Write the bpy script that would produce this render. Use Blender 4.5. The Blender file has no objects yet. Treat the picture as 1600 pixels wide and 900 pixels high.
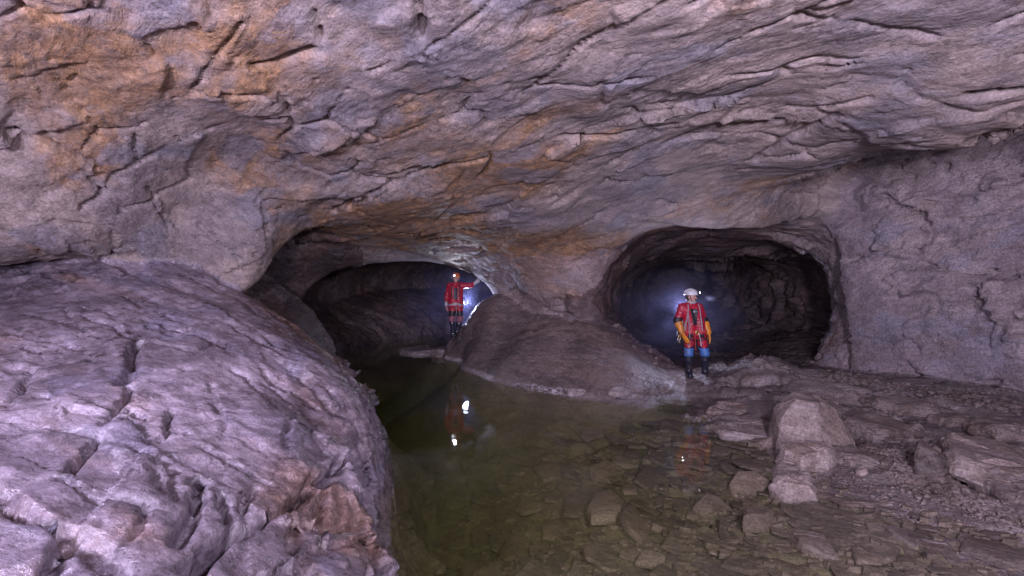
import bpy, bmesh, math, random, time
import numpy as np
from mathutils import Vector, Matrix, Euler
from mathutils.bvhtree import BVHTree

T0 = time.time()
SC = bpy.context.scene
COL = SC.collection
rad = math.radians

# ------------------------------------------------------------------ camera
CAM_H, FOC, HOR = 2.4, 800.0, 425.0          # metres, pixels of a 1600 wide frame, horizon row
cd = bpy.data.cameras.new('camera')
cd.sensor_width = 36.0
cd.lens = 36.0 * FOC / 1600.0
cd.shift_y = -(450.0 - HOR) / 1600.0
cd.clip_start, cd.clip_end = 0.05, 200.0
cam = bpy.data.objects.new('camera', cd)
cam.location = (0, 0, CAM_H)
cam.rotation_euler = (rad(90), 0, 0)
COL.objects.link(cam)
SC.camera = cam

# ------------------------------------------------------------------ world: an unlit cave, only the faintest violet fill
W = bpy.data.worlds.new('World')
SC.world = W
W.use_nodes = True
bg = W.node_tree.nodes['Background']
bg.inputs[0].default_value = (0.50, 0.46, 0.78, 1)
bg.inputs[1].default_value = 0.06

SC.view_settings.view_transform = 'Standard'
SC.view_settings.look = 'None'
SC.view_settings.exposure = 0.0
SC.view_settings.gamma = 1.0
SC.view_settings.use_curve_mapping = False
cy = SC.cycles
cy.use_denoising = True
cy.max_bounces = 6
cy.diffuse_bounces = 3
cy.glossy_bounces = 3
cy.transparent_max_bounces = 12
cy.volume_bounces = 0
cy.sample_clamp_indirect = 3.0
cy.caustics_reflective = False
cy.caustics_refractive = False


def lamp(name, kind, loc, energy, color, size=0.3, target=None, spot=None):
    ld = bpy.data.lights.new(name, kind)
    ld.energy, ld.color = energy, color
    if kind == 'AREA':
        ld.shape = 'DISK'
        ld.size = size
    else:
        ld.shadow_soft_size = size
    if spot:
        ld.spot_size, ld.spot_blend = spot
    o = bpy.data.objects.new(name, ld)
    o.location = loc
    if target is not None:
        o.rotation_euler = (Vector(target) - Vector(loc)).to_track_quat('-Z', 'Y').to_euler()
    COL.objects.link(o)
    return o


# photographer's flashes left and right; the middle lamp is a frontal fill, added
lamp('flash_fill_light', 'AREA', (-4.0, 1.3, 3.2), 330, (0.72, 0.66, 1.0), 0.5, (-2.4, 8, 1.6))
lamp('flash_fill_light', 'AREA', (-0.2, -4.8, 2.4), 960, (0.83, 0.75, 1.0), 0.9, (0.0, 6, 3.7))
lamp('flash_fill_light', 'AREA', (1.7, 0.0, 3.7), 430, (0.78, 0.71, 1.0), 0.6, (1.8, 7.5, 0.3))


# ------------------------------------------------------------------ node helper (works in shader and geometry trees)
class NT:
    def __init__(self, tree, geo=False):
        self.t, self.geo = tree, geo

    def n(self, typ, **props):
        x = self.t.nodes.new(typ)
        for k, v in props.items():
            setattr(x, k, v)
        return x

    def put(self, sock, v):
        if v is None:
            return
        if isinstance(v, bpy.types.NodeSocket):
            self.t.links.new(v, sock)
        else:
            if isinstance(v, (tuple, list)) and sock.type == 'RGBA' and len(v) == 3:
                v = (*v, 1)
            sock.default_value = v

    def m(self, op, a, b=None, c=None, clamp=False):
        x = self.n('ShaderNodeMath', operation=op, use_clamp=clamp)
        for i, v in enumerate((a, b, c)):
            self.put(x.inputs[i], v)
        return x.outputs[0]

    def v(self, op, a, b=None, scale=None):
        x = self.n('ShaderNodeVectorMath', operation=op)
        self.put(x.inputs[0], a)
        if b is not None:
            self.put(x.inputs[1], b)
        if scale is not None:
            self.put(x.inputs['Scale'], scale)
        return x.outputs['Value'] if op in ('DOT_PRODUCT', 'LENGTH', 'DISTANCE') else x.outputs['Vector']

    def pos(self):
        if self.geo:
            return self.n('GeometryNodeInputPosition').outputs[0]
        return self.n('ShaderNodeNewGeometry').outputs['Position']

    def noise(self, vec, scale, detail=4, rough=0.55, dist=0.0, color=False):
        x = self.n('ShaderNodeTexNoise')
        self.put(x.inputs['Vector'], vec)
        x.inputs['Scale'].default_value = scale
        x.inputs['Detail'].default_value = detail
        x.inputs['Roughness'].default_value = rough
        x.inputs['Distortion'].default_value = dist
        return x.outputs['Color'] if color else x.outputs[0]

    def voro(self, vec, scale, feature='F1', rnd=1.0):
        x = self.n('ShaderNodeTexVoronoi', feature=feature)
        self.put(x.inputs['Vector'], vec)
        x.inputs['Scale'].default_value = scale
        x.inputs['Randomness'].default_value = rnd
        return x

    def map(self, val, a, b, c=0.0, d=1.0, smooth=True):
        x = self.n('ShaderNodeMapRange', interpolation_type='SMOOTHSTEP' if smooth else 'LINEAR')
        self.put(x.inputs[0], val)
        for i, q in enumerate((a, b, c, d)):
            self.put(x.inputs[i + 1], q)
        return x.outputs[0]

    def mix(self, fac, a, b, blend='MIX'):
        x = self.n('ShaderNodeMix', data_type='RGBA', blend_type=blend)
        self.put(x.inputs[0], fac)
        self.put(x.inputs[6], a)
        self.put(x.inputs[7], b)
        return x.outputs[2]

    def ramp(self, fac, stops):
        x = self.n('ShaderNodeValToRGB')
        self.put(x.inputs[0], fac)
        el = x.color_ramp.elements
        while len(el) < len(stops):
            el.new(0.5)
        for e, (p, c) in zip(el, stops):
            e.position = p
            e.color = (*c, 1)
        return x.outputs[0]

    # --- rock height fields, in metres-ish units
    def bed_frame(self, p, squash=(0.45, 1.0, 2.0)):
        """coordinates along strike, down dip and across the beds"""
        sx = self.v('DOT_PRODUCT', p, tuple(BED_S))
        sy = self.v('DOT_PRODUCT', p, tuple(BED_D))
        sz = self.v('DOT_PRODUCT', p, tuple(BED_N))
        x = self.n('ShaderNodeCombineXYZ')
        for i, (s, k) in enumerate(zip((sx, sy, sz), squash)):
            self.put(x.inputs[i], self.m('MULTIPLY', s, k))
        return x.outputs[0]

    def warp(self, p, scale, amp, detail=3):
        c = self.noise(p, scale, detail, 0.5, color=True)
        return self.v('ADD', p, self.v('SCALE', self.v('SUBTRACT', c, (0.5, 0.5, 0.5)), scale=amp))

    def facets(self, p, scale, tilt=1.2, step=0.5):
        """broken, flat-faced rock: every cell is a tilted plane at its own level; result about -0.5..0.5 in cell units"""
        vo = self.voro(p, scale)
        rel = self.v('SCALE', self.v('SUBTRACT', p, vo.outputs['Position']), scale=scale)
        rnd = self.v('SUBTRACT', vo.outputs['Color'], (0.5, 0.5, 0.5))
        h = self.m('MULTIPLY', self.v('DOT_PRODUCT', rel, rnd), tilt)
        sep = self.n('ShaderNodeSeparateXYZ')
        self.put(sep.inputs[0], rnd)
        return self.m('ADD', h, self.m('MULTIPLY', sep.outputs[0], step))


BED_S = Vector((0.80, -0.60, 0.0)).normalized()
BED_N = Vector((0.36, 0.48, 0.80)).normalized()
BED_D = BED_N.cross(BED_S).normalized()

# ------------------------------------------------------------------ the cave, as rock with the passages taken out
def at(px, py, d):
    """a surveyed point: sight line of the frame and distance along the passage"""
    return ((px - 800.0) / FOC * d, d, CAM_H - (py - HOR) / FOC * d)


CEIL = [at(*q) for q in (
    (0, 0, 4.0), (0, 200, 5.4), (0, 300, 6.0), (0, 360, 6.4), (0, 418, 7.0), (200, 120, 5.2), (200, 300, 7.0), (200, 405, 7.9),
    (320, 425, 8.6), (365, 455, 9.0), (330, 330, 8.2), (385, 452, 9.0), (402, 425, 9.05), (432, 388, 9.15), (450, 355, 9.2), (400, 200, 6.6), (400, 0, 4.2), (600, 200, 6.6), (800, 0, 4.3),
    (800, 200, 6.8), (600, 325, 9.2), (520, 300, 8.6), (800, 330, 9.5), (700, 280, 8.3), (1000, 200, 6.8), (1200, 0, 4.3), (1200, 200, 7.0),
    (1100, 330, 9.5), (1000, 330, 9.6), (1200, 310, 9.2), (1300, 262, 8.3), (1400, 230, 7.3), (1500, 210, 6.6), (1600, 190, 6.0), (1600, 0, 4.0),
    (420, 385, 11.4), (480, 362, 10.8), (470, 428, 13.2), (550, 347, 9.9), (600, 380, 12.0), (560, 413, 14.0), (690, 418, 14.2),
    (700, 380, 12.0), (740, 440, 14.4), (775, 470, 14.0), (800, 450, 13.0), (850, 370, 10.5), (850, 420, 11.6), (850, 490, 12.3),
    (900, 430, 11.4), (900, 500, 11.8), (935, 440, 11.4), (930, 370, 10.6), (1250, 345, 9.9))]
CEIL += [(-9, 5, 1.2), (-7.9, 7.7, 2.8), (-6.7, 9.0, 2.95), (-9.3, 9, 1.2), (-5, 2, 3.3), (-8, 1, 1.2), (0, 2, 4.8), (0, 0, 4.9), (3, 1, 4.8), (-2.5, 1, 4.7), (0, -3, 4.6), (4, -3, 4.2), (-4, -3, 3.6),
         (6.7, 6.6, 5.0), (6.2, 8.2, 4.7), (6.6, 5.2, 4.5), (5.6, 9.2, 4.3), (8.5, 5, 5.0), (8, 8, 4.8), (6.5, 2, 4.3), (7, -2, 3.6), (6.8, 10.5, 3.2),
         (-5.3, 10.6, 3.0), (-4.5, 10.4, 3.2), (-6.6, 11.5, 2.2), (-8, 10.5, 1.2), (-7.5, 13, 1.0)]

FLOOR = [at(*q) for q in (
    (690, 550, 15.4), (720, 565, 13.7), (760, 590, 11.6), (830, 608, 10.5), (920, 622, 9.75), (1040, 618, 9.9),
    (765, 487, 13.2), (850, 493, 12.3), (960, 520, 11.4), (1060, 583, 10.7), (730, 507, 13.9), (702, 540, 14.6),
    (850, 550, 11.2), (950, 570, 10.5), (780, 540, 12.6), (1000, 590, 10.2),
    (1600, 612, 7.6), (1450, 600, 8.3), (1290, 580, 10.3), (1190, 555, 10.3), (1130, 588, 10.1), (1090, 592, 10.4), (1240, 568, 10.4),
    (1300, 640, 8.0), (1400, 700, 6.5), (1450, 650, 7.3), (1600, 700, 6.0), (1600, 806, 4.6), (1500, 812, 4.8), (1200, 610, 8.9), (1160, 630, 8.6))]
FLOOR += [(3.3, 8.3, 0.03), (3.78, 6.4, 0.05), (3.96, 3.96, -0.04), (3.2, 3.9, -0.12), (3.5, 5.2, -0.06), (4.3, 3.9, -0.03), (3, 1, 0.05), (5.5, 1, 0.5), (3, -3, 0.2), (7.5, 4, 0.8), (8, 0, 1.0),
          (0, 0, -0.9), (0, -3, -0.9), (0, 4, -1.0), (0, 5, -1.0), (-0.5, 8, -1.3), (-2.5, 12, -1.0), (-3, 16, -0.8), (-2.8, 19, -0.25), (-1.0, 17.5, -0.2), (0, 20, 0.4),
          (1.5, 5, -0.5), (1.5, 7.5, -0.5), (2.5, 5, -0.25), (2.2, 6.2, -0.3), (2.9, 7, -0.18), (3, 9.1, -0.06), (1.6, 9.1, -0.16), (0.4, 9.4, -0.5), (2, 3.5, -0.35), (1, 3, -0.6),
          (-1.7, 12.8, -0.45), (-2.7, 14.8, -0.5), (-0.6, 10.6, -0.5),
          (3.1, 12.4, 0.75), (3.7, 11.6, 0.22), (4.6, 13, -0.1), (6, 13, 0.1), (5, 18, -0.2), (2.6, 14, 1.0), (8, 14, 0.5), (6.6, 21, 0.2),
          (0, 14.5, 1.6), (1.5, 14, 1.6)]

EDGE = np.array([(-4, -.5), (0, -.7), (2.5, -.85), (4, -1.0), (5.4, -1.42), (7, -1.7), (8.35, -2.12), (10, -3.1), (11, -4.05), (11.8, -4.35), (12.8, -4.15), (13.6, -4.7),
                 (15, -5.3), (17, -5.2), (18.5, -4.2), (20, -2.4), (22, 0.5), (27, 4)])
BANK_A = np.array([(-4, 1.0), (2.5, 1.15), (3.5, 1.15), (5, 1.37), (7, 1.95), (8.2, 3.2), (9.0, 5.6), (9.8, 5.0), (10.6, 4.4), (11.6, 3.0), (12.6, 2.5), (14, 1.6), (18, 1.5), (27, 1.6)])
BANK_W = np.array([(-4, 1.3), (7, 1.35), (8.2, 3.0), (9.2, 6.0), (10.6, 6.0), (11.6, 2.0), (12.6, .85), (14, 1.6), (18, 2.2), (27, 2.5)])


def sinterp(x, tab, soft=0.5):
    """piecewise-linear table, lightly rounded"""
    return sum(np.interp(x + o, tab[:, 0], tab[:, 1]) * w for o, w in ((-soft, .25), (0, .5), (soft, .25)))


class TPS:
    def __init__(self, pts, reg=0.02):
        p = np.array(pts, float)
        self.xy = p[:, :2]
        n = len(p)
        K = self.k(self.dist(self.xy, self.xy)) + np.eye(n) * reg
        A = np.zeros((n + 3, n + 3))
        A[:n, :n] = K
        A[:n, n] = 1
        A[:n, n + 1:] = self.xy
        A[n:, :n] = A[:n, n:].T
        b = np.zeros(n + 3)
        b[:n] = p[:, 2]
        self.w = np.linalg.solve(A, b)

    @staticmethod
    def dist(a, b):
        return np.sqrt(((a[:, None] - b[None]) ** 2).sum(-1))

    @staticmethod
    def k(r):
        return r * r * np.log(r + 1e-9)

    def __call__(self, x, y):
        q = np.stack([x.ravel(), y.ravel()], 1)
        n = len(self.xy)
        out = np.empty(len(q))
        for s in range(0, len(q), 20000):
            c = q[s:s + 20000]
            out[s:s + 20000] = self.k(self.dist(c, self.xy)) @ self.w[:n] + self.w[n] + c @ self.w[n + 1:]
        return out.reshape(x.shape)


tpsC, tpsF = TPS(CEIL), TPS(FLOOR)


def smax(a, b, k):
    h = np.clip(0.5 + 0.5 * (a - b) / k, 0, 1)
    return b + (a - b) * h + k * h * (1 - h)


def smin(a, b, k):
    return -smax(-a, -b, k)


def floor_h(x, y):
    s = sinterp(y, EDGE) - x
    w = sinterp(y, BANK_W)
    bank = sinterp(y, BANK_A) * (1 - np.exp(-np.clip(s, -1.5, 20) / w)) + 0.26 * np.tanh(s / 0.14)
    return np.clip(smax(bank, np.clip(tpsF(x, y), -1.5, 3.5), 0.12), -1.6, 3.5)


def ceil_h(x, y):
    return np.clip(tpsC(x, y), -1.0, 5.3)


BACK = np.array([(-9, 13.3), (-6, 13.7), (-5, 14.2), (-1, 14.5), (-.4, 14.0), (.5, 12.7), (2, 11.7), (3.5, 11.1), (6.5, 10.7), (10, 10.5)])
RIGHT = np.array([(-4, 7.9), (2, 7.9), (4, 7.75), (7.3, 7.35), (9, 6.75), (10, 6.35), (10.7, 6.25), (12, 6.6), (40, 6.6)])
TUN1 = np.array([(13.2, -3.15, 1.0, 2.75, 1.55), (14.2, -3.15, 1.0, 2.7, 1.56), (15.5, -3.2, 1.2, 3.2, 1.95), (18, -3.0, 1.3, 3.9, 2.3), (21, -1.6, 1.3, 4.2, 2.3), (27, 3, 1.3, 4, 2.2)])
TUN2 = np.array([(10.2, 4.42, 1.6, 2.50, 1.85), (11.2, 4.42, 1.6, 2.46, 1.8), (12.4, 5.05, 1.55, 2.8, 1.62), (13.8, 6.0, 1.5, 3.2, 1.42), (15.2, 6.1, 1.35, 3.1, 1.55), (18, 6.9, 1.4, 2.9, 1.3), (22, 8.0, 1.4, 2.7, 1.4), (27, 11, 1.4, 2.7, 1.4)])


def spaced(a, b, f):
    out = [a]
    while out[-1] < b:
        out.append(out[-1] + f(out[-1]))
    return np.array(out)


XS = np.concatenate([-spaced(0, 9.4, lambda v: 0.031 if v < 4.5 else 0.045 if v < 6.5 else 0.08)[::-1], spaced(0, 9.4, lambda v: 0.042 if v < 7.6 else 0.07)[1:]])
YS = np.concatenate([-spaced(0, 3.2, lambda v: 0.12)[::-1], spaced(0, 25, lambda v: min(max(0.0065 * v, 0.024), 0.12) if v > 2.0 else 0.07)[1:]])
ZS = np.concatenate([spaced(-1.7, -0.2, lambda v: 0.075)[:-1], spaced(-0.2, 5.4, lambda v: 0.04)])


def cave_sdf():
    gx, gy = np.meshgrid(XS, YS, indexing='ij')
    F, C = floor_h(gx, gy), ceil_h(gx, gy)

    def slope(h):
        a = np.gradient(h, XS, axis=0)
        b = np.gradient(h, YS, axis=1)
        return 1 / np.sqrt(1 + np.minimum(a * a + b * b, 12))
    kF, kC = slope(F), slope(C)
    f4 = np.float32
    z = ZS[None, None, :].astype(f4)
    d = (z - C[..., None].astype(f4)) * kC[..., None].astype(f4)
    back = (gy - sinterp(gx, BACK, 0.3))[..., None].astype(f4) * f4(0.8)
    right = (gx - sinterp(gy, RIGHT, 0.4))[..., None].astype(f4) + f4(0.10) * (z - 2.0)
    d = smax(d, back, f4(0.35))
    d = smax(d, right, f4(0.6))
    for T in (TUN1, TUN2):
        j = np.searchsorted(YS, T[0, 0] - 0.9)
        y = YS[j:]
        cx, cz, rx, rz = (sinterp(y, T[:, [0, k]], 0.4)[None, :, None].astype(f4) for k in (1, 2, 3, 4))
        x = XS[:, None, None].astype(f4)
        ex = f4(2.3 if T is TUN1 else 2.9)
        q = (np.abs((x - cx) / rx) ** ex + np.abs((z - cz) / rz) ** ex) ** (1 / ex)
        t = (q - 1) * np.minimum(rx, rz)
        t = np.maximum(t, (f4(T[0, 0]) - y[None, :, None].astype(f4)))
        d[:, j:] = smin(d[:, j:], t.astype(f4), f4(0.5))
    fl = (F[..., None].astype(f4) - z) * kF[..., None].astype(f4)
    end = np.maximum(gy - 24.2, np.abs(gx) - 9.1)[..., None].astype(f4)
    d = smax(d, end, f4(0.3))
    floor_side = fl > d
    d = smax(d, fl, f4(0.08))
    return d, floor_side


def surface_nets(d, XS=XS, YS=YS, ZS=ZS):
    s = d < 0
    nx, ny, nz = d.shape
    cnt = np.zeros((nx - 1, ny - 1, nz - 1), np.int8)
    for i in (0, 1):
        for j in (0, 1):
            for k in (0, 1):
                cnt += s[i:nx - 1 + i, j:ny - 1 + j, k:nz - 1 + k]
    act = (cnt > 0) & (cnt < 8)
    del cnt
    I, J, K = np.nonzero(act)
    idx = np.full(act.shape, -1, np.int32)
    idx[I, J, K] = np.arange(len(I))
    corner = {}
    for i in (0, 1):
        for j in (0, 1):
            for k in (0, 1):
                corner[i, j, k] = d[I + i, J + j, K + k]
    acc = np.zeros((len(I), 3), np.float32)
    n = np.zeros(len(I), np.float32)
    for a in corner:
        for ax in range(3):
            if a[ax] == 1:
                continue
            b = tuple(1 if q == ax else a[q] for q in range(3))
            va, vb = corner[a], corner[b]
            cross = (va < 0) != (vb < 0)
            t = np.where(cross, va / np.where(cross, va - vb, 1), 0)
            for q in range(3):
                acc[:, q] += np.where(cross, a[q] + (t if q == ax else 0), 0)
            n += cross
    acc /= n[:, None]
    co = np.empty((len(I), 3), np.float32)
    for q, (arr, ii) in enumerate(((XS, I), (YS, J), (ZS, K))):
        co[:, q] = arr[ii] + acc[:, q] * (arr[ii + 1] - arr[ii])
    quads = []
    for ax in range(3):
        lo = [slice(1, -1)] * 3
        hi = [slice(1, -1)] * 3
        lo[ax], hi[ax] = slice(0, -1), slice(1, None)
        a, b = s[tuple(lo)], s[tuple(hi)]
        for sign in (0, 1):
            m = (a & ~b) if sign else (~a & b)
            q = np.array(np.nonzero(m)).T
            o = np.array([1, 1, 1])
            o[ax] = 0
            q = q + o
            u, v = [k for k in range(3) if k != ax]
            if ax == 1:
                u, v = v, u
            eu, ev = np.eye(3, dtype=int)[u], np.eye(3, dtype=int)[v]
            ring = [q - eu - ev, q - ev, q, q - eu]
            f = np.stack([idx[r[:, 0], r[:, 1], r[:, 2]] for r in ring], 1)
            quads.append(f if not sign else f[:, ::-1])
    return co, np.concatenate(quads), (I, J, K)


sdf, fside = cave_sdf()
VERT, QUAD, (vi, vj, vk) = surface_nets(sdf)
FSIDE = fside[vi, vj, vk]
del sdf, fside
print('cave verts', len(VERT), 'quads', len(QUAD), round(time.time() - T0, 1))


def mesh_np(name, co, faces):
    me = bpy.data.meshes.new(name)
    k = faces.shape[1]
    me.vertices.add(len(co))
    me.vertices.foreach_set('co', co.astype(np.float32).ravel())
    me.loops.add(faces.size)
    me.loops.foreach_set('vertex_index', faces.astype(np.int32).ravel())
    me.polygons.add(len(faces))
    me.polygons.foreach_set('loop_start', np.arange(0, faces.size, k, dtype=np.int32))
    me.polygons.foreach_set('loop_total', np.full(len(faces), k, np.int32))
    me.update(calc_edges=True)
    me.polygons.foreach_set('use_smooth', np.ones(len(faces), bool))
    return me

# ---- rock relief: beds, broken facets and ledges, pushed along the surface
def smoothstep(a, b, x):
    t = np.clip((x - a) / (b - a), 0, 1)
    return t * t * (3 - 2 * t)


vx, vy, vz = VERT[:, 0], VERT[:, 1], VERT[:, 2]
is_floor = FSIDE.astype(np.float32)
edge_s = sinterp(vy, EDGE) - vx
w_bank = (smoothstep(-0.25, 0.05, edge_s) * is_floor).astype(np.float32)
w_mound = (smoothstep(3.6, 3.0, vx) * smoothstep(9.2, 9.8, vy) * (1 - w_bank) * is_floor).astype(np.float32)
w_ground = np.clip(is_floor - w_bank - w_mound, 0, 1).astype(np.float32)
w_wall = ((1 - is_floor) * smoothstep(5.6, 6.4, vx)).astype(np.float32)
a_large = (1 - is_floor) * 1.0 + w_bank * 0.55 + w_mound * 0.3 + w_ground * 0.35
a_facet = (1 - is_floor) * 0.62 + w_bank * 0.6 + w_mound * 0.3 + w_ground * 1.0
a_ledge = (1 - is_floor) * 1.0 + w_bank * 0.6 + w_mound * 0.5 + w_ground * 1.4
a_facet = a_facet + 1.5 * w_wall + w_bank * 0.9 * smoothstep(0.75, 0.1, edge_s)
a_ledge = a_ledge + w_bank * 0.8 * smoothstep(1.2, 0.2, edge_s)

calm = np.zeros(len(VERT), np.float32)
for T in (TUN1, TUN2):
    cx_, cz_, rx_, rz_ = (sinterp(np.clip(vy, T[0, 0], 27), T[:, [0, k]], 0.4) for k in (1, 2, 3, 4))
    q_ = np.sqrt(((vx - cx_) / rx_) ** 2 + ((vz - cz_) / rz_) ** 2)
    calm = np.maximum(calm, np.exp(-((q_ - 1.05) / 0.22) ** 2) * np.exp(-((vy - T[0, 0] - 0.6) / 1.3) ** 2))
calm *= 1 - is_floor
a_facet = a_facet * (1 - 0.65 * calm)
a_ledge = a_ledge * (1 - 0.8 * calm)
a_large = a_large * (1 - 0.5 * calm)

# outward (into the air) check of the face winding
_f = QUAD[::5003]
_n = np.cross(VERT[_f[:, 1]] - VERT[_f[:, 0]], VERT[_f[:, 2]] - VERT[_f[:, 0]])
_fl = FSIDE[_f[:, 0]]
if (_n[_fl, 2].mean() if _fl.any() else 1) < 0:
    QUAD = QUAD[:, ::-1].copy()

cave_me = mesh_np('cave_relief', VERT, QUAD)
for nm, arr in (('a_large', a_large), ('a_facet', a_facet), ('a_ledge', a_ledge), ('w_bank', w_bank)):
    at_ = cave_me.attributes.new(nm, 'FLOAT', 'POINT')
    at_.data.foreach_set('value', np.ascontiguousarray(arr, np.float32))
cave_ob = bpy.data.objects.new('cave_relief', cave_me)
COL.objects.link(cave_ob)


STAINS = [(-2.6, 10.6, 3.2, 3.0, 0.34), (-0.2, 10.8, 3.0, 2.2, 0.26), (-3.4, 9.4, 1.3, 1.5, 0.30), (-1.5, 4.0, 0.4, 0.9, 0.22), (-4.0, 4.0, 4.5, 2.4, 0.11), (-5.2, 5.0, 3.8, 2.2, 0.08), (-1.0, 7.8, 3.9, 2.4, 0.16), (0.6, 8.6, 3.7, 1.6, 0.14),
          (4, 5, 4.5, 4.0, -0.13), (-5, 8.6, 2.6, 1.8, -0.15), (6.5, 8, 2, 3.5, -0.15)]
MASKS = ('m_tone', 'm_stain', 'm_grey', 'm_facet', 'm_pale', 'm_wet', 'm_rough')


def relief_tree():
    g = bpy.data.node_groups.new('rock_relief', 'GeometryNodeTree')
    g.interface.new_socket('Geometry', in_out='INPUT', socket_type='NodeSocketGeometry')
    g.interface.new_socket('Geometry', in_out='OUTPUT', socket_type='NodeSocketGeometry')
    N = NT(g, True)
    gi, go = N.n('NodeGroupInput'), N.n('NodeGroupOutput')

    def attr(nm):
        x = N.n('GeometryNodeInputNamedAttribute', data_type='FLOAT')
        x.inputs['Name'].default_value = nm
        return [o for o in x.outputs if o.enabled and o.name == 'Attribute'][0]

    def push(geo, h):
        sp = N.n('GeometryNodeSetPosition')
        g.links.new(geo, sp.inputs['Geometry'])
        nrm = N.n('GeometryNodeInputNormal').outputs[0]
        N.put(sp.inputs['Offset'], N.v('SCALE', nrm, scale=h))
        return sp.outputs[0]

    p = N.pos()
    lg = attr('a_large')
    h = N.m('MULTIPLY', N.m('SUBTRACT', N.noise(p, 0.42, 2, 0.5), 0.5), 0.55)
    h = N.m('ADD', h, N.m('MULTIPLY', N.m('SUBTRACT', N.noise(N.bed_frame(p, (0.35, 0.9, 1.5)), 1.3, 3, 0.5), 0.5), 0.12))
    geo = push(gi.outputs[0], N.m('MULTIPLY', h, lg))

    fa, le, wb = attr('a_facet'), attr('a_ledge'), attr('w_bank')
    q1 = N.warp(N.bed_frame(p, (0.40, 0.95, 1.6)), 0.8, 0.14)
    q2 = N.warp(N.bed_frame(p, (0.55, 1.0, 1.5)), 1.7, 0.09)
    q3 = N.warp(N.bed_frame(p, (0.55, 1.0, 1.6)), 4.0, 0.04)
    h = N.m('MULTIPLY', N.facets(q1, 0.75, 1.1, 0.35), 0.26)
    h = N.m('ADD', h, N.m('MULTIPLY', N.facets(q2, 2.0, 1.3, 0.5), 0.090))
    h = N.m('ADD', h, N.m('MULTIPLY', N.facets(q3, 5.0, 1.3, 0.6), 0.038))
    patch = N.map(N.noise(p, 0.7, 3, 0.6), 0.40, 0.62, 0.20, 1.25)
    h = N.m('MULTIPLY', N.m('MULTIPLY', h, fa), patch)
    # beds weathering out as overlapping plates
    t = N.m('ADD', N.m('MULTIPLY', N.v('DOT_PRODUCT', p, tuple(BED_N)), 1.7), N.m('MULTIPLY', N.noise(p, 0.6, 2, 0.5), 1.6))
    fr = N.m('FRACT', t)
    saw = N.m('MULTIPLY', fr, N.map(fr, 1.0, 0.86, 0.0, 1.0))
    h = N.m('ADD', h, N.m('MULTIPLY', N.m('MULTIPLY', saw, N.map(N.noise(p, 0.9, 3, 0.5), 0.46, 0.64, 0.0, 0.04)), le))
    # open joints between blocks
    de = N.voro(N.warp(N.bed_frame(p, (0.45, 0.9, 1.4)), 2.0, 0.10), 1.05, 'DISTANCE_TO_EDGE').outputs['Distance']
    gap = N.m('MULTIPLY', N.map(de, 0.032, 0.0), N.map(N.noise(p, 1.3, 3, 0.6), 0.46, 0.58))
    h = N.m('SUBTRACT', h, N.m('MULTIPLY', gap, N.m('MULTIPLY', le, 0.09)))
    h = N.m('ADD', h, N.m('MULTIPLY', N.m('SUBTRACT', N.noise(p, 3.0, 6, 0.55), 0.5), N.m('ADD', 0.035, N.m('MULTIPLY', wb, 0.05))))
    geo = push(geo, h)

    def store(geo, nm, val):
        x = N.n('GeometryNodeStoreNamedAttribute', data_type='FLOAT', domain='POINT')
        g.links.new(geo, x.inputs['Geometry'])
        x.inputs['Name'].default_value = nm
        N.put([i for i in x.inputs if i.enabled and i.name == 'Value'][0], val)
        return x.outputs[0]

    def chan(col, i):
        x = N.n('ShaderNodeSeparateXYZ')
        N.put(x.inputs[0], col)
        return x.outputs[i]
    geo = store(geo, 'm_tone', N.map(N.noise(p, 0.8, 5, 0.62), 0.35, 0.65))
    s1 = N.noise(N.warp(N.bed_frame(p, (0.5, 1.0, 2.2)), 0.9, 0.6), 0.55, 6, 0.64)
    best = None
    for (x, y, z, r, k) in STAINS:
        w = N.map(N.v('DISTANCE', p, (x, y, z)), r, 0.0, 0.0, k)
        best = w if best is None else N.m('ADD', best, w)
    geo = store(geo, 'm_stain', N.map(N.m('ADD', s1, best), 0.50, 0.66))
    gm = N.m('MULTIPLY', N.map(chan(N.voro(q2, 2.0).outputs['Color'], 1), 0.55, 0.75), N.map(N.noise(p, 1.1, 4, 0.6), 0.42, 0.58))
    geo = store(geo, 'm_grey', gm)
    geo = store(geo, 'm_facet', N.map(chan(N.voro(q3, 5.0).outputs['Color'], 0), 0.3, 0.9))
    pm = N.map(N.noise(N.warp(N.bed_frame(p, (0.5, 1.4, 2.0)), 2.5, 0.3), 2.2, 8, 0.68), 0.58, 0.72)
    spots = None
    for (px, py, d, r) in ((1110, 325, 9.6, 0.9), (1060, 318, 9.4, 0.6), (1550, 187, 6.2, 0.5), (1370, 216, 7.4, 0.5), (960, 290, 8.2, 0.7), (1240, 150, 6.2, 0.9), (560, 100, 5.2, 0.7)):
        w = N.map(N.v('DISTANCE', p, at(px, py, d)), r, r * 0.3)
        spots = w if spots is None else N.m('MAXIMUM', spots, w)
    pm = N.m('MAXIMUM', pm, N.m('MULTIPLY', spots, N.map(N.noise(N.bed_frame(p, (0.6, 1.4, 2.0)), 2.6, 7, 0.68), 0.40, 0.56)))
    geo = store(geo, 'm_pale', pm)
    pud = None
    for (px, py, d, r) in ((1080, 605, 10.2, 1.1), (1185, 575, 10.3, 0.9), (575, 620, 9.3, 1.6), (500, 560, 10.0, 1.2), (890, 612, 10.0, 0.9), (1000, 600, 10.1, 0.9), (1010, 335, 9.7, 0.6), (1120, 325, 9.7, 0.7), (700, 420, 14.2, 1.4)):
        w = N.map(N.v('DISTANCE', p, at(px, py, d)), r, r * 0.5)
        pud = w if pud is None else N.m('MAXIMUM', pud, w)
    geo = store(geo, 'm_wet', N.m('MAXIMUM', N.map(N.noise(p, 1.6, 5, 0.6), 0.40, 0.58), N.m('MULTIPLY', pud, N.map(N.noise(p, 4.0, 3, 0.6), 0.35, 0.5, 0.8, 1.6))))
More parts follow.
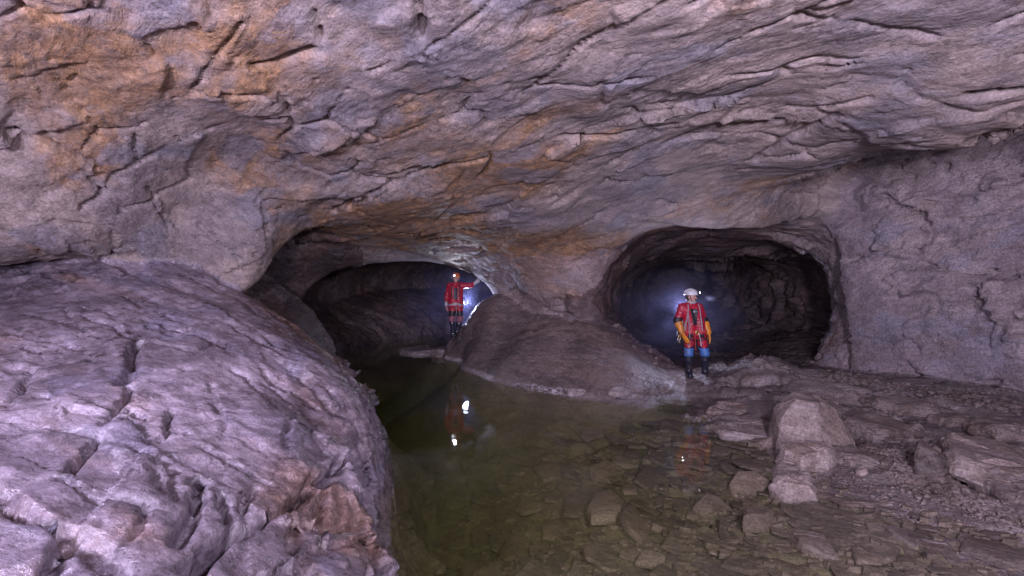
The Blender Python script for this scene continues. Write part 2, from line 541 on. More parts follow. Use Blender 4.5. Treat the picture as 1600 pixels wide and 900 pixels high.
    geo = store(geo, 'm_rough', N.map(N.noise(p, 1.0, 3, 0.6), 0.38, 0.62, 0.22, 1.1))
    g.links.new(geo, go.inputs[0])
    return g


mod = cave_ob.modifiers.new('relief', 'NODES')
mod.node_group = relief_tree()
dg = bpy.context.evaluated_depsgraph_get()
ev = cave_ob.evaluated_get(dg)
VERT = np.empty(len(VERT) * 3, np.float32)
ev.data.vertices.foreach_get('co', VERT)
VERT = VERT.reshape(-1, 3)
MASK = {}
for nm in MASKS:
    MASK[nm] = np.empty(len(VERT), np.float32)
    ev.data.attributes[nm].data.foreach_get('value', MASK[nm])
cave_ob.modifiers.clear()
cave_me.vertices.foreach_set('co', VERT.ravel())
cave_me.update()
print('relief', round(time.time() - T0, 1))


def vnormals(me):
    out = np.empty(len(me.vertices) * 3, np.float32)
    me.vertex_normals.foreach_get('vector', out)
    return out.reshape(-1, 3)


class Caster:
    """rays and drops against the cave rock"""
    def __init__(self):
        bpy.context.view_layer.update()
        self.dg = bpy.context.evaluated_depsgraph_get()
        self.o = cave_ob.evaluated_get(self.dg)

    def ray(self, o, d, far=60):
        ok, loc, nor, i = self.o.ray_cast(Vector(o), Vector(d).normalized(), distance=far)
        return (loc, nor) if ok else (None, None)

    def sight(self, px, py):
        return self.ray((0, 0, CAM_H), ((px - 800) / FOC, 1, -(py - HOR) / FOC))

    def drop(self, x, y, z=2.2):
        l, n = self.ray((x, y, z), (0, 0, -1))
        return l.z if l else 0.0


cast = Caster()

# ---- open joints: grooves cut along lines on the rock  (sight points, half width, depth)
JOINTS = [
    ([(130, 478), (260, 520), (380, 590), (470, 662)], 0.026, 0.05), ([(300, 480), (420, 540), (520, 618), (572, 690)], 0.026, 0.05), ([(60, 618), (200, 642), (330, 700), (420, 760)], 0.026, 0.05),
    ([(20, 520), (120, 545), (200, 600)], 0.024, 0.04), ([(330, 600), (350, 660), (345, 720)], 0.024, 0.05), ([(440, 600), (455, 650), (450, 700)], 0.024, 0.05), ([(250, 720), (240, 790), (215, 850)], 0.026, 0.06),
    ([(560, 700), (575, 740), (590, 790)], 0.04, 0.12), ([(470, 820), (455, 860), (440, 895)], 0.04, 0.14),
    ([(100, 850), (75, 895)], 0.04, 0.12), ([(205, 600), (180, 650), (150, 690)], 0.03, 0.08), ([(270, 640), (255, 690)], 0.025, 0.07), ([(430, 470), (520, 560), (575, 640)], 0.04, 0.08),
    ([(300, 895), (340, 850), (385, 825), (430, 798), (480, 770), (520, 738), (548, 712)], 0.05, 0.20),
    ([(218, 530), (205, 560), (196, 598)], 0.05, 0.15), ([(215, 530), (170, 505), (110, 492)], 0.035, 0.07),
    ([(0, 775), (40, 800), (95, 822), (150, 860), (185, 895)], 0.05, 0.18),
    ([(312, 750), (300, 800), (292, 850)], 0.04, 0.12), ([(345, 770), (362, 822)], 0.03, 0.10),
    ([(150, 690), (128, 725), (105, 755)], 0.03, 0.08), ([(50, 575), (15, 632)], 0.03, 0.08), ([(400, 760), (385, 800)], 0.03, 0.08),
    ([(130, 325), (165, 295), (185, 270), (240, 243)], 0.04, 0.10), ([(20, 205), (90, 230), (160, 268)], 0.05, 0.10),
    ([(545, 325), (585, 300), (615, 280)], 0.05, 0.12), ([(470, 340), (520, 330), (560, 310)], 0.04, 0.10), ([(310, 350), (330, 370), (400, 398)], 0.03, 0.07),
    ([(940, 130), (942, 165)], 0.04, 0.05), ([(1515, 150), (1600, 142)], 0.05, 0.12), ([(400, 105), (490, 80)], 0.05, 0.10),
    ([(1180, 250), (1260, 200), (1310, 180)], 0.06, 0.06), ([(1475, 260), (1540, 215), (1590, 200)], 0.06, 0.14),
    ([(1340, 640), (1400, 660), (1440, 690), (1500, 742), (1560, 770), (1600, 782)], 0.06, 0.22),
    ([(1290, 585), (1400, 612), (1500, 640), (1600, 668)], 0.04, 0.07), ([(880, 212), (960, 215), (1050, 195)], 0.05, 0.09),
    ([(655, 0), (658, 60)], 0.06, 0.10), ([(230, 500), (330, 530), (420, 590), (500, 640)], 0.04, 0.06), ([(600, 620), (560, 570), (480, 520)], 0.03, 0.06),
]
Ncave = vnormals(cave_me)
rng = np.random.default_rng(5)
for pts, wid, dep in JOINTS:
    hit = [cast.sight(*q)[0] for q in pts]
    hit = [np.array(h) for h in hit if h is not None]
    if len(hit) < 2:
        continue
    dense = [hit[0]]
    for a, b in zip(hit[:-1], hit[1:]):
        L = np.linalg.norm(b - a)
        if L > 3:
            continue
        for t in np.linspace(0, 1, max(2, int(L / 0.12)))[1:]:
            dense.append(a + (b - a) * t + rng.normal(0, 0.018, 3))
    dense = np.array(dense)
    lo, hi = dense.min(0) - 0.6, dense.max(0) + 0.6
    m = np.nonzero(((VERT > lo) & (VERT < hi)).all(1))[0]
    if not len(m) or len(dense) < 2:
        continue
    A, B = dense[:-1], dense[1:]
    best = np.full(len(m), 9.0)
    for a, b in zip(A, B):
        ab = b - a
        t = np.clip(((VERT[m] - a) @ ab) / max(ab @ ab, 1e-9), 0, 1)
        best = np.minimum(best, np.linalg.norm(VERT[m] - a - t[:, None] * ab, axis=1))
    h = np.clip(1 - best / (wid * 1.35), 0, 1) ** 0.8 * dep * 1.6
    VERT[m] -= Ncave[m] * h[:, None]
cave_me.vertices.foreach_set('co', VERT.ravel())
cave_me.update()
Ncave = vnormals(cave_me)
cast = Caster()
print('joints', round(time.time() - T0, 1))

# ------------------------------------------------------------------ rock materials
def rock_material(name, base_a, base_b, stain=(0.46, 0.20, 0.05), stain_amt=0.4, grey=(0.25, 0.25, 0.30), grey_amt=0.3, pale=(0.55, 0.50, 0.52), pale_amt=0.15,
                  rough=0.75, wet=0.0, bump=1.0, grain=1.0, flow=0.0, lam_k=1.0, tide=0.0, loose=False):
    """loose = for separate stones, which carry no masks of their own"""
    mt = bpy.data.materials.new(name)
    mt.use_nodes = True
    t = mt.node_tree
    N = NT(t)
    b = t.nodes['Principled BSDF']
    p = N.pos()
    masks = {}

    def mask(nm):
        if nm not in masks:
            if loose:
                masks[nm] = N.map(N.noise(p, 2.6, 4, 0.6), 0.36, 0.64) if nm in ('m_tone', 'm_wet', 'm_stain') else (0.5 if nm == 'm_rough' else 0.0)
            else:
                masks[nm] = N.n('ShaderNodeAttribute', attribute_name=nm).outputs['Fac']
        return masks[nm]

    fine = N.noise(p, 5.5, 5, 0.65)
    c = N.mix(N.map(N.m('ADD', mask('m_tone'), N.m('MULTIPLY', N.m('SUBTRACT', fine, 0.5), 1.2)), 0.1, 0.9), base_a, base_b)
    stc = N.mix(N.map(fine, 0.38, 0.62), stain, tuple(v * 0.5 for v in stain))
    c = N.mix(N.m('MULTIPLY', mask('m_stain'), N.m('MULTIPLY', N.map(fine, 0.25, 0.55, 0.45, 1.0), stain_amt)), c, stc)
    if not loose:
        c = N.mix(N.m('MULTIPLY', mask('m_grey'), grey_amt), c, N.mix(fine, grey, tuple(v * 0.6 for v in grey)))
        c = N.mix(N.m('MULTIPLY', mask('m_facet'), 0.30), c, tuple(v * 0.45 for v in base_b))
        c = N.mix(N.m('MULTIPLY', N.m('MULTIPLY', mask('m_pale'), N.map(fine, 0.4, 0.6)), pale_amt), c, pale)
    else:
        oi = N.n('ShaderNodeObjectInfo').outputs['Random']
        c = N.mix(1.0, c, N.ramp(oi, [(0.0, (0.62, 0.60, 0.58)), (0.5, (0.9, 0.9, 0.9)), (1.0, (1.12, 1.08, 1.04))]), 'MULTIPLY')
    if tide:
        sp = N.n('ShaderNodeSeparateXYZ')
        N.put(sp.inputs[0], p)
        zz = N.m('ADD', sp.outputs[2], N.m('MULTIPLY', N.m('SUBTRACT', N.noise(p, 2.2, 5, 0.65), 0.5), 0.16))
        c = N.mix(N.m('MULTIPLY', N.m('MULTIPLY', N.map(zz, 0.10, 0.04), N.map(N.noise(p, 0.8, 3, 0.5), 0.42, 0.58, 0.15, 1.0)), N.m('MULTIPLY', tide, N.map(sp.outputs[0], 3.0, 2.0))), c, pale)
    lam = N.noise(N.bed_frame(N.warp(p, 1.5, 0.25, 2), (0.5, 3.0, 9.0)), 2.6, 5, 0.62)
    c = N.mix(N.m('MULTIPLY', N.map(lam, 0.46, 0.64), 0.42 * lam_k), c, tuple(v * 0.40 for v in base_a))
    g = N.noise(p, 30, 4, 0.85)
    c = N.mix(grain * 0.7, c, N.ramp(g, [(0.30, (0.10, 0.09, 0.10)), (0.52, (0.5, 0.5, 0.5)), (0.72, (0.95, 0.93, 0.95))]), 'OVERLAY')
    N.put(b.inputs['Base Color'], c)
    r = N.map(fine, 0.35, 0.65, rough - 0.15, rough + 0.15)
    if wet:
        k = N.m('MULTIPLY', mask('m_wet'), wet, clamp=True)
        r = N.m('ADD', N.m('MULTIPLY', r, N.m('SUBTRACT', 1.0, k)), N.m('MULTIPLY', k, 0.20))
    N.put(b.inputs['Roughness'], r)
    if wet > 0.7:
        b.inputs['Specular IOR Level'].default_value = 0.75
    h = N.m('MULTIPLY', N.facets(N.warp(N.bed_frame(p, (0.5, 1.0, 1.7)), 7.0, 0.10, 1), 11.0, 1.2, 0.6), 0.024)
    h = N.m('ADD', h, N.m('MULTIPLY', N.facets(p, 30.0, 1.2, 0.6), 0.0075))
    h = N.m('MULTIPLY', h, mask('m_rough'))
    h = N.m('ADD', h, N.m('MULTIPLY', N.noise(p, 9.0, 6, 0.68), 0.030))
    h = N.m('ADD', h, N.m('MULTIPLY', lam, 0.024 * lam_k))
    if flow:
        fr = N.v('MULTIPLY', N.warp(p, 2.0, 0.12, 1), (0.62, 0.62, 1.15))
        h = N.m('ADD', h, N.m('MULTIPLY', N.facets(fr, 6.0, 1.4, 0.35), 0.040 * flow))
        h = N.m('ADD', h, N.m('MULTIPLY', N.facets(fr, 15.0, 1.4, 0.35), 0.016 * flow))
    bm = N.n('ShaderNodeBump')
    bm.inputs['Strength'].default_value = 1.0
    bm.inputs['Distance'].default_value = bump
    N.put(bm.inputs['Height'], h)
    N.put(b.inputs['Normal'], bm.outputs[0])
    return mt


M_CEIL = rock_material('ceiling_rock', (0.385, 0.300, 0.262), (0.272, 0.220, 0.212), stain=(0.42, 0.195, 0.035), stain_amt=0.75, grey_amt=0.6, grain=0.65, pale_amt=0.3)
M_WALL = rock_material('wall_rock', (0.36, 0.29, 0.28), (0.26, 0.205, 0.21), stain=(0.36, 0.20, 0.10), stain_amt=0.5, grey=(0.30, 0.29, 0.36), grey_amt=0.6, pale_amt=0.35)
M_PILLAR = rock_material('pillar_rock', (0.38, 0.29, 0.27), (0.30, 0.24, 0.23), stain=(0.44, 0.22, 0.08), stain_amt=0.45, grey_amt=0.3)
M_BANK = rock_material('bank_rock', (0.30, 0.243, 0.28), (0.175, 0.14, 0.163), stain=(0.30, 0.17, 0.11), stain_amt=0.8, grey=(0.22, 0.21, 0.30), grey_amt=0.5, pale_amt=0.3, rough=0.34, wet=0.85, flow=1.2, lam_k=0.3, grain=0.55)
M_MOUND = rock_material('mound_rock', (0.20, 0.152, 0.14), (0.135, 0.105, 0.10), stain=(0.26, 0.16, 0.09), stain_amt=0.3, grey_amt=0.0, pale_amt=0.15, rough=0.55, wet=0.5, flow=0.6, lam_k=0.6, tide=0.8)
M_GROUND = rock_material('ground_rock', (0.24, 0.19, 0.178), (0.155, 0.125, 0.12), stain=(0.25, 0.15, 0.08), stain_amt=0.35, grey_amt=0.1, rough=0.6, wet=0.5)
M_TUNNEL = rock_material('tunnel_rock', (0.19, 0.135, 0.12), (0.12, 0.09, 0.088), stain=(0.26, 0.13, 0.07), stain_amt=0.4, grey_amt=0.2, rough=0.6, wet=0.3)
M_BED = rock_material('silt_bed', (0.16, 0.135, 0.078), (0.12, 0.10, 0.06), stain=(0.10, 0.08, 0.04), stain_amt=0.4, grey_amt=0.0, pale_amt=0.05, rough=0.9, bump=0.5)

# ---- hand the relief over to the parts of the cave people would name
fc = VERT[QUAD].mean(1)
fn_floor = FSIDE[QUAD].mean(1) > 0.5
fx, fy, fz = fc.T
es = sinterp(fy, EDGE) - fx
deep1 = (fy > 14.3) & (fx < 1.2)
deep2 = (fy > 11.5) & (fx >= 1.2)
region = np.zeros(len(QUAD), int)                        # 0 ceiling
region[~fn_floor & (fx > 6.15) & (fy > -1)] = 1          # right wall
region[~fn_floor & (fx > -1.2) & (fx < 2.6) & (fy > 10.4) & (fz < 2.75)] = 2
region[fn_floor & (es > -0.12)] = 3                      # bank
region[fn_floor & (es <= -0.12)] = 5                     # ground
region[fn_floor & (es <= -0.12) & (fx < 3.0 + 0.35 * np.sin(fy * 5.1) + 0.2 * np.sin(fy * 13.0 + fx * 9)) & (fy > 9.0) & (fz > -0.02)] = 4   # mound
region[fn_floor & (es <= -0.12) & (fz < -0.02)] = 6      # pool bed
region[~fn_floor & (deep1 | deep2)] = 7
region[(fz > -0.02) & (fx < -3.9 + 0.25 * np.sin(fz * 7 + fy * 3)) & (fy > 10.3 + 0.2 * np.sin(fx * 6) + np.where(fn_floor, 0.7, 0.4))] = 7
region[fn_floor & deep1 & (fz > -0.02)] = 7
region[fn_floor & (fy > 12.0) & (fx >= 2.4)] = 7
REG = [('cave_ceiling', M_CEIL, 'broad rough ceiling of tan, orange and grey rock over the pool'),
       ('cave_wall', M_WALL, 'rough grey brown side wall right of the wider opening'),
       ('rock_pillar', M_PILLAR, 'stout natural rock pillar between the two dark openings'),
       ('rock_bank', M_BANK, 'pale violet grey rock bank with cracks filling the left foreground'),
       ('rock_mound', M_MOUND, 'smooth brown rock mound sloping from the pillar to the water'),
       ('ground', M_GROUND, 'uneven wet rock ground rising at the right of the pool'),
       ('pool_bed', M_BED, 'greenish brown silty bed under the clear water'),
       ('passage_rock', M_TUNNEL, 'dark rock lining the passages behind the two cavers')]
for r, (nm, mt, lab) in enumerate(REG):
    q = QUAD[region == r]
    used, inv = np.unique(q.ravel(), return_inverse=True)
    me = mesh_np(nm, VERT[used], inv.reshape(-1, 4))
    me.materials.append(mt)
    me.normals_split_custom_set_from_vertices(Ncave[used])
    for k, arr in MASK.items():
        me.attributes.new(k, 'FLOAT', 'POINT').data.foreach_set('value', np.ascontiguousarray(arr[used]))
    o = bpy.data.objects.new(nm, me)
    COL.objects.link(o)
    o['kind'] = 'structure'
    o['label'] = lab
    o['category'] = nm.replace('_', ' ')
cave_ob.hide_render = True
print('regions', round(time.time() - T0, 1))

# ------------------------------------------------------------------ water
def water_material():
    mt = bpy.data.materials.new('pool_water')
    mt.use_nodes = True
    t = mt.node_tree
    N = NT(t)
    t.nodes.remove(t.nodes['Principled BSDF'])
    p = N.pos()
    out = t.nodes['Material Output']
    fr = N.n('ShaderNodeFresnel')
    back = N.n('ShaderNodeNewGeometry').outputs['Backfacing']
    N.put(fr.inputs['IOR'], N.m('ADD', 1.33, N.m('MULTIPLY', back, 1 / 1.33 - 1.33)))    # light leaving the thin surface film meets the same gloss from below
    tr = N.n('ShaderNodeBsdfTransparent')
    gl = N.n('ShaderNodeBsdfGlossy')
    gl.inputs['Roughness'].default_value = 0.015
    mx = N.n('ShaderNodeMixShader')
    N.put(mx.inputs[0], fr.outputs[0])
    t.links.new(tr.outputs[0], mx.inputs[1])
    t.links.new(gl.outputs[0], mx.inputs[2])
    h = N.m('ADD', N.m('MULTIPLY', N.noise(N.v('MULTIPLY', p, (1, 0.6, 1)), 3.0, 3, 0.5), 0.0036), N.m('MULTIPLY', N.noise(p, 14, 2, 0.5), 0.0007))
    bm = N.n('ShaderNodeBump')
    bm.inputs['Distance'].default_value = 1.0
    N.put(bm.inputs['Height'], h)
    for s in (fr, gl):
        N.put(s.inputs['Normal'], bm.outputs[0])
    t.links.new(mx.outputs[0], out.inputs['Surface'])
    ab = N.n('ShaderNodeVolumeAbsorption')
    ab.inputs['Color'].default_value = (0.62, 0.66, 0.30, 1)
    ab.inputs['Density'].default_value = 0.40
    sc_ = N.n('ShaderNodeVolumeScatter')
    sc_.inputs['Color'].default_value = (0.52, 0.50, 0.22, 1)
    sc_.inputs['Density'].default_value = 0.05
    ad = N.n('ShaderNodeAddShader')
    t.links.new(ab.outputs[0], ad.inputs[0])
    t.links.new(sc_.outputs[0], ad.inputs[1])
    t.links.new(ad.outputs[0], out.inputs['Volume'])
    return mt


bm = bmesh.new()
bmesh.ops.create_cube(bm, size=1.0)
for v in bm.verts:
    v.co = Vector((v.co.x * 18.6, 10.4 + v.co.y * 27.0, 0.0 if v.co.z > 0 else -2.4))
wme = bpy.data.meshes.new('water')
bm.to_mesh(wme)
bm.free()
wme.materials.append(water_material())
water = bpy.data.objects.new('water', wme)
COL.objects.link(water)
water['kind'] = 'structure'
water['label'] = 'still clear greenish pool water with mirror reflections'
water['category'] = 'water'

# ------------------------------------------------------------------ things: helpers
def link_mesh(name, me, mat, parent=None, loc=None):
    o = bpy.data.objects.new(name, me)
    if mat is not None:
        me.materials.clear()
        me.materials.append(mat)
    COL.objects.link(o)
    if parent is not None:
        o.parent = parent
    if loc is not None:
        o.location = loc
    return o


def tag(o, label, cat, group=None, kind=None):
    o['label'] = label
    o['category'] = cat
    if group:
        o['group'] = group
    if kind:
        o['kind'] = kind
    return o


def empty(name, loc, rz=0.0):
    o = bpy.data.objects.new(name, None)
    o.empty_display_size = 0.2
    o.location = loc
    o.rotation_euler = (0, 0, rz)
    COL.objects.link(o)
    return o


def plain(name, col, rough=0.6, metal=0.0, noise=0.15, scale=30, bump=0.0):
    mt = bpy.data.materials.new(name)
    mt.use_nodes = True
    N = NT(mt.node_tree)
    b = mt.node_tree.nodes['Principled BSDF']
    tc = N.n('ShaderNodeTexCoord').outputs['Object']
    n = N.noise(tc, scale, 4, 0.6)
    c = N.mix(N.map(n, 0.3, 0.7), tuple(v * (1 - noise) for v in col), tuple(min(1, v * (1 + noise)) for v in col))
    dirt = N.map(N.noise(tc, scale * 0.22, 4, 0.65), 0.50, 0.70)
    c = N.mix(N.m('MULTIPLY', dirt, 0.55), c, (0.10, 0.07, 0.05))
    N.put(b.inputs['Base Color'], c)
    b.inputs['Roughness'].default_value = rough
    b.inputs['Metallic'].default_value = metal
    if bump:
        bm = N.n('ShaderNodeBump')
        bm.inputs['Distance'].default_value = bump
        N.put(bm.inputs['Height'], N.noise(tc, scale * 0.5, 4, 0.6))
        N.put(b.inputs['Normal'], bm.outputs[0])
    return mt


def glow(name, col, strength):
    mt = bpy.data.materials.new(name)
    mt.use_nodes = True
    b = mt.node_tree.nodes['Principled BSDF']
    b.inputs['Base Color'].default_value = (0.8, 0.8, 0.8, 1)
    b.inputs['Emission Color'].default_value = (*col, 1)
    b.inputs['Emission Strength'].default_value = strength
    return mt


# ------------------------------------------------------------------ loose rock
M_STONE = rock_material('bed_stone', (0.15, 0.118, 0.088), (0.105, 0.083, 0.063), stain=(0.13, 0.09, 0.05), stain_amt=0.3, rough=0.8, loose=True, bump=0.7)
M_DARKBLOCK = rock_material('dark_block_rock', (0.10, 0.078, 0.072), (0.07, 0.055, 0.052), stain=(0.1, 0.065, 0.04), stain_amt=0.3, rough=0.6, wet=0.3, loose=True)
M_SLAB = rock_material('bed_slab', (0.23, 0.18, 0.135), (0.165, 0.13, 0.098), stain=(0.2, 0.13, 0.07), stain_amt=0.3, rough=0.8, loose=True, bump=0.7)
M_DARKSTONE = rock_material('shore_stone', (0.17, 0.135, 0.118), (0.12, 0.095, 0.085), stain=(0.17, 0.11, 0.06), stain_amt=0.3, rough=0.6, wet=0.35, loose=True, bump=0.7)
M_BOULDER = rock_material('boulder_rock', (0.32, 0.255, 0.235), (0.23, 0.185, 0.175), stain=(0.36, 0.22, 0.12), stain_amt=0.35, rough=0.7, loose=True)
M_SHORE = rock_material('shore_slab_rock', (0.27, 0.215, 0.20), (0.18, 0.145, 0.138), stain=(0.27, 0.17, 0.09), stain_amt=0.35, rough=0.6, wet=0.35, loose=True)
M_PALE = rock_material('pale_rock', (0.36, 0.31, 0.30), (0.26, 0.22, 0.22), stain=(0.36, 0.26, 0.18), stain_amt=0.25, rough=0.65, loose=True)
M_WETROCK = rock_material('wet_slab_rock', (0.30, 0.25, 0.24), (0.20, 0.165, 0.16), stain=(0.28, 0.18, 0.1), stain_amt=0.3, rough=0.45, wet=0.7, loose=True)


def broken_rock(name, outline, height, seed, top_shrink=0.82, tilt=(0, 0), bevel=0.02, rough=0.03, cuts=2, crown=0.0, hull=None):
    """an angular block: hull of a jittered outline at the foot and a smaller, tilted one on top; broken again by small steps"""
    r = random.Random(seed)
    bm = bmesh.new()
    pts = []
    for (x, y) in outline:
        pts.append((x, y, 0.0))
        k = 1 + r.uniform(-0.04, 0.06)
        pts.append((x * k, y * k, height * r.uniform(0.3, 0.55)))
        s = top_shrink * r.uniform(0.86, 1.08)
        pts.append((x * s, y * s, height * (r.uniform(0.95, 1.0) if height < 0.19 else r.uniform(0.86, 1.0)) + tilt[0] * x + tilt[1] * y))
    if hull:
        pts = list(hull)
    if crown:
        for _ in range(4):
            pts.append((r.uniform(-.3, .3) * abs(outline[0][0]), r.uniform(-.3, .3) * abs(outline[0][0]), height + crown * r.uniform(.5, 1)))
    for p in pts:
        bm.verts.new(p)
    res = bmesh.ops.convex_hull(bm, input=bm.verts)
    bmesh.ops.delete(bm, geom=[v for v in bm.verts if not v.link_faces], context='VERTS')
    bmesh.ops.dissolve_limit(bm, angle_limit=rad(9), verts=bm.verts, edges=bm.edges)
    if bevel:
        bmesh.ops.bevel(bm, geom=list(bm.edges), offset=bevel, segments=1, affect='EDGES', profile=0.5, clamp_overlap=True)
    bmesh.ops.triangulate(bm, faces=bm.faces)
    if cuts:
        bmesh.ops.subdivide_edges(bm, edges=bm.edges, cuts=cuts, use_grid_fill=True)
        bm.normal_update()
        from mathutils import noise as mn
        off = Vector((seed * 1.7, seed * 0.9, seed * 2.3))
        for v in bm.verts:
            q = v.co * 3.2 + off
            n = mn.noise(q) * 0.5
            for f_, a_ in ((0.8, 0.9), (2.1, 0.5)):
                c_ = mn.voronoi(q * f_)[1][0]
                n += a_ * ((q * f_ - c_).dot(mn.cell_vector(c_ * 37.0) - Vector((.5, .5, .5))) * 1.6 + (mn.cell(c_ * 19.0)) * 0.35)
            v.co += v.normal * n * rough
    me = bpy.data.meshes.new(name)
    bm.to_mesh(me)
    bm.free()
    me.polygons.foreach_set('use_smooth', [True] * len(me.polygons))
    me.set_sharp_from_angle(angle=rad(24))
    return me


def blob_outline(rx, ry, n, seed, jag=0.22):
    r = random.Random(seed)
    a0 = r.uniform(0, 6.28)
    out = []
    for i in range(n):
        a = a0 + 2 * math.pi * (i + r.uniform(-.28, .28)) / n
        k = 1 + r.uniform(-jag, jag)
        out.append((math.cos(a) * rx * k, math.sin(a) * ry * k))
    return out


def spot(px, py):
    l, n = cast.sight(px, py)
    return l, n


def rock(name, px, py, wpx, hpx, height, mat, label, cat, seed, n=7, rz=0.0, top=0.82, tilt=(0, 0), sink=0.25, bevel=0.02, rough=0.03, cuts=2, crown=0.0, depth=None, group=None, jag=0.22, hull=None, foot=None):
    """px,py = middle of its foot as seen; wpx/hpx = its width and the foreshortened depth of its top in the frame"""
    l, nn = (Vector(foot), Vector((0, 0, 1))) if foot else spot(px, py)
    d = l.y
    rx = wpx / FOC * d / 2
    ry = depth / 2 if depth else min(hpx / FOC * d / 2 * d / max(CAM_H - l.z, 0.8), rx * 1.5)
    if mat is M_SLAB and name == 'stone_slab':
        height, rough, bevel, cuts = height * 0.75, rough * 0.5, 0.010, 1
    me = broken_rock(name, blob_outline(rx, ry, n, seed, jag), height, seed, top, tilt, bevel, rough, cuts, crown, hull)
    o = link_mesh(name, me, mat, None, (l.x, l.y, l.z - height * sink))
    # lie with the ground
    up = Vector((0, 0, 1)).lerp(nn, 0.6 if height < 0.12 else 0.18).normalized()
    o.rotation_euler = (up.to_track_quat('Z', 'Y').to_matrix().to_3x3() @ Matrix.Rotation(0, 3, 'Z')).to_euler() if up.z > 0.8 else (0, 0, 0)
    tag(o, label, cat, group, 'thing')
    return o


# stones one can tell apart, lying in the clear water and on the shore
rock('stone_slab', 948, 800, 98, 34, 0.17, M_SLAB, 'thick flat slab with a pale broken front edge, largest in the middle of the pool', 'stone', 11, n=7, top=0.88, sink=0.15, rough=0.02)
rock('stone_slab', 992, 822, 128, 26, 0.10, M_SLAB, 'long thin wedge slab under water just in front of the thick pale edged slab', 'stone', 23, n=7, top=0.85, sink=0.2, rough=0.02)
rock('stone_slab', 1115, 797, 80, 28, 0.13, M_SLAB, 'tilted lens shaped slab left of the upright square stone in the shallows', 'stone', 31, n=6, tilt=(-0.15, 0.2), rough=0.02)
rock('stone_slab', 1168, 765, 66, 34, 0.14, M_SLAB, 'leaning flat slab close left of the pale topped block on the shore', 'stone', 47, n=6, tilt=(-0.35, 0.1), rough=0.02)
rock('stone_block', 1238, 772, 62, 30, 0.30, M_BOULDER, 'squat block with a pale rounded top standing out of the shallow water', 'stone', 52, n=7, top=0.62, bevel=0.03, rough=0.045, cuts=3, tilt=(-.1, .1), sink=0.3)
rock('stone_block', 1184, 818, 42, 30, 0.20, M_SLAB, 'upright squarish stone half under water below the leaning slab', 'stone', 68, n=5, top=0.9, rough=0.02)
rock('stone_slab', 1272, 858, 80, 26, 0.12, M_DARKSTONE, 'dark pointed slab with a light lower edge at the lower right shore', 'stone', 74, n=6, tilt=(-0.2, 0.15), rough=0.02)
rock('stone_slab', 1222, 786, 30, 20, 0.10, M_SLAB, 'small wedge stone touching the foot of the pale topped block', 'stone', 83, n=5, rough=0.015)
rock('stone_slab', 870, 832, 62, 26, 0.09, M_SLAB, 'murky flat slab left below the thick pale edged slab', 'stone', 91, n=7, rough=0.015)
rock('stone_slab', 806, 858, 72, 30, 0.08, M_SLAB, 'dim rounded slab in deep green water at the foot of the picture', 'stone', 97, n=8, rough=0.015)
rock('stone_slab', 950, 742, 74, 22, 0.09, M_SLAB, 'flat brown slab just behind the thick pale edged slab', 'stone', 103, n=6, rough=0.015)
rock('stone_slab', 1016, 874, 50, 26, 0.09, M_SLAB, 'rounded yellow brown stone below the long thin wedge slab', 'stone', 108, n=8, rough=0.015)
rock('stone_slab', 985, 766, 42, 14, 0.07, M_SLAB, 'small narrow stone touching the back of the thick pale edged slab', 'stone', 112, n=6, rough=0.015)
rock('small_stone', 1349, 740, 15, 8, 0.08, M_BOULDER, 'single small pale stone at the lower edge of the gravel', 'stone', 120, n=6, bevel=0.012, rough=0.01)
rock('rim_stone', 965, 612, 36, 8, 0.08, M_PALE, 'flat white stone at the waterline below the rock mound', 'stone', 125, n=7, bevel=0.015, depth=0.35)
rock('rim_stone', 900, 613, 34, 7, 0.07, M_PALE, 'thin pale stone left of the white stone at the waterline', 'stone', 127, n=7, bevel=0.015, depth=0.3)
rock('rock_shelf', 655, 545, 76, 10, 0.16, M_PALE, 'low flat rock shelf in the water beside the far caver', 'rock', 131, n=9, depth=1.5, bevel=0.03, top=0.85, sink=0.0, foot=(-2.72, 15.3, -0.06), rough=0.05)
rock('rock_shelf', 690, 543, 34, 8, 0.26, M_WETROCK, 'small wet rock step directly left of the far caver\'s boots', 'rock', 137, n=7, depth=0.9, bevel=0.03, sink=0.0, foot=(-2.02, 14.9, -0.05))

# the big boulder and the slabs of the right shore
rock('boulder', 1262, 690, 120, 30, 0.92, M_BOULDER, 'biggest boulder, angular and peaked, at the water edge right of the near caver', 'boulder', 213, n=8, sink=0.1, bevel=0.02, rough=0.035, cuts=3, depth=0.95,
     hull=[(-.50, -.30, 0), (-.46, .25, 0), (.05, -.48, 0), (.50, -.25, 0), (.52, .30, 0), (0, .45, 0), (-.47, -.22, .36), (-.40, .2, .50), (-.02, -.40, .34), (.50, -.16, .22), (.47, .25, .45),
           (-.22, -.06, .74), (.02, -.16, .70), (.32, .0, .60), (.20, .28, .66), (-.15, .25, .72)])
rock('stone_block', 1262, 722, 108, 18, 0.26, M_BOULDER, 'broad low stone jammed against the foot of the biggest boulder', 'stone', 219, n=8, top=0.78, bevel=0.03, rough=0.05, cuts=3, depth=0.6)
rock('rock_slab', 1374, 678, 104, 18, 0.28, M_SHORE, 'pale brown slab bridging a hollow right of the biggest boulder', 'slab', 226, n=8, top=0.85, bevel=0.03, rough=0.05, cuts=3, depth=0.8)
rock('stone_block', 1452, 735, 50, 16, 0.42, M_DARKBLOCK, 'dark angular block leaning between two slabs on the right shore', 'stone', 233, n=5, top=0.7, tilt=(-0.3, 0), bevel=0.02, rough=0.03, depth=0.4)
rock('rock_slab', 1545, 726, 170, 30, 0.24, M_SHORE, 'long low slab undercut by a dark gap at the right edge', 'slab', 247, n=9, top=0.88, bevel=0.03, rough=0.06, cuts=3, depth=1.0)
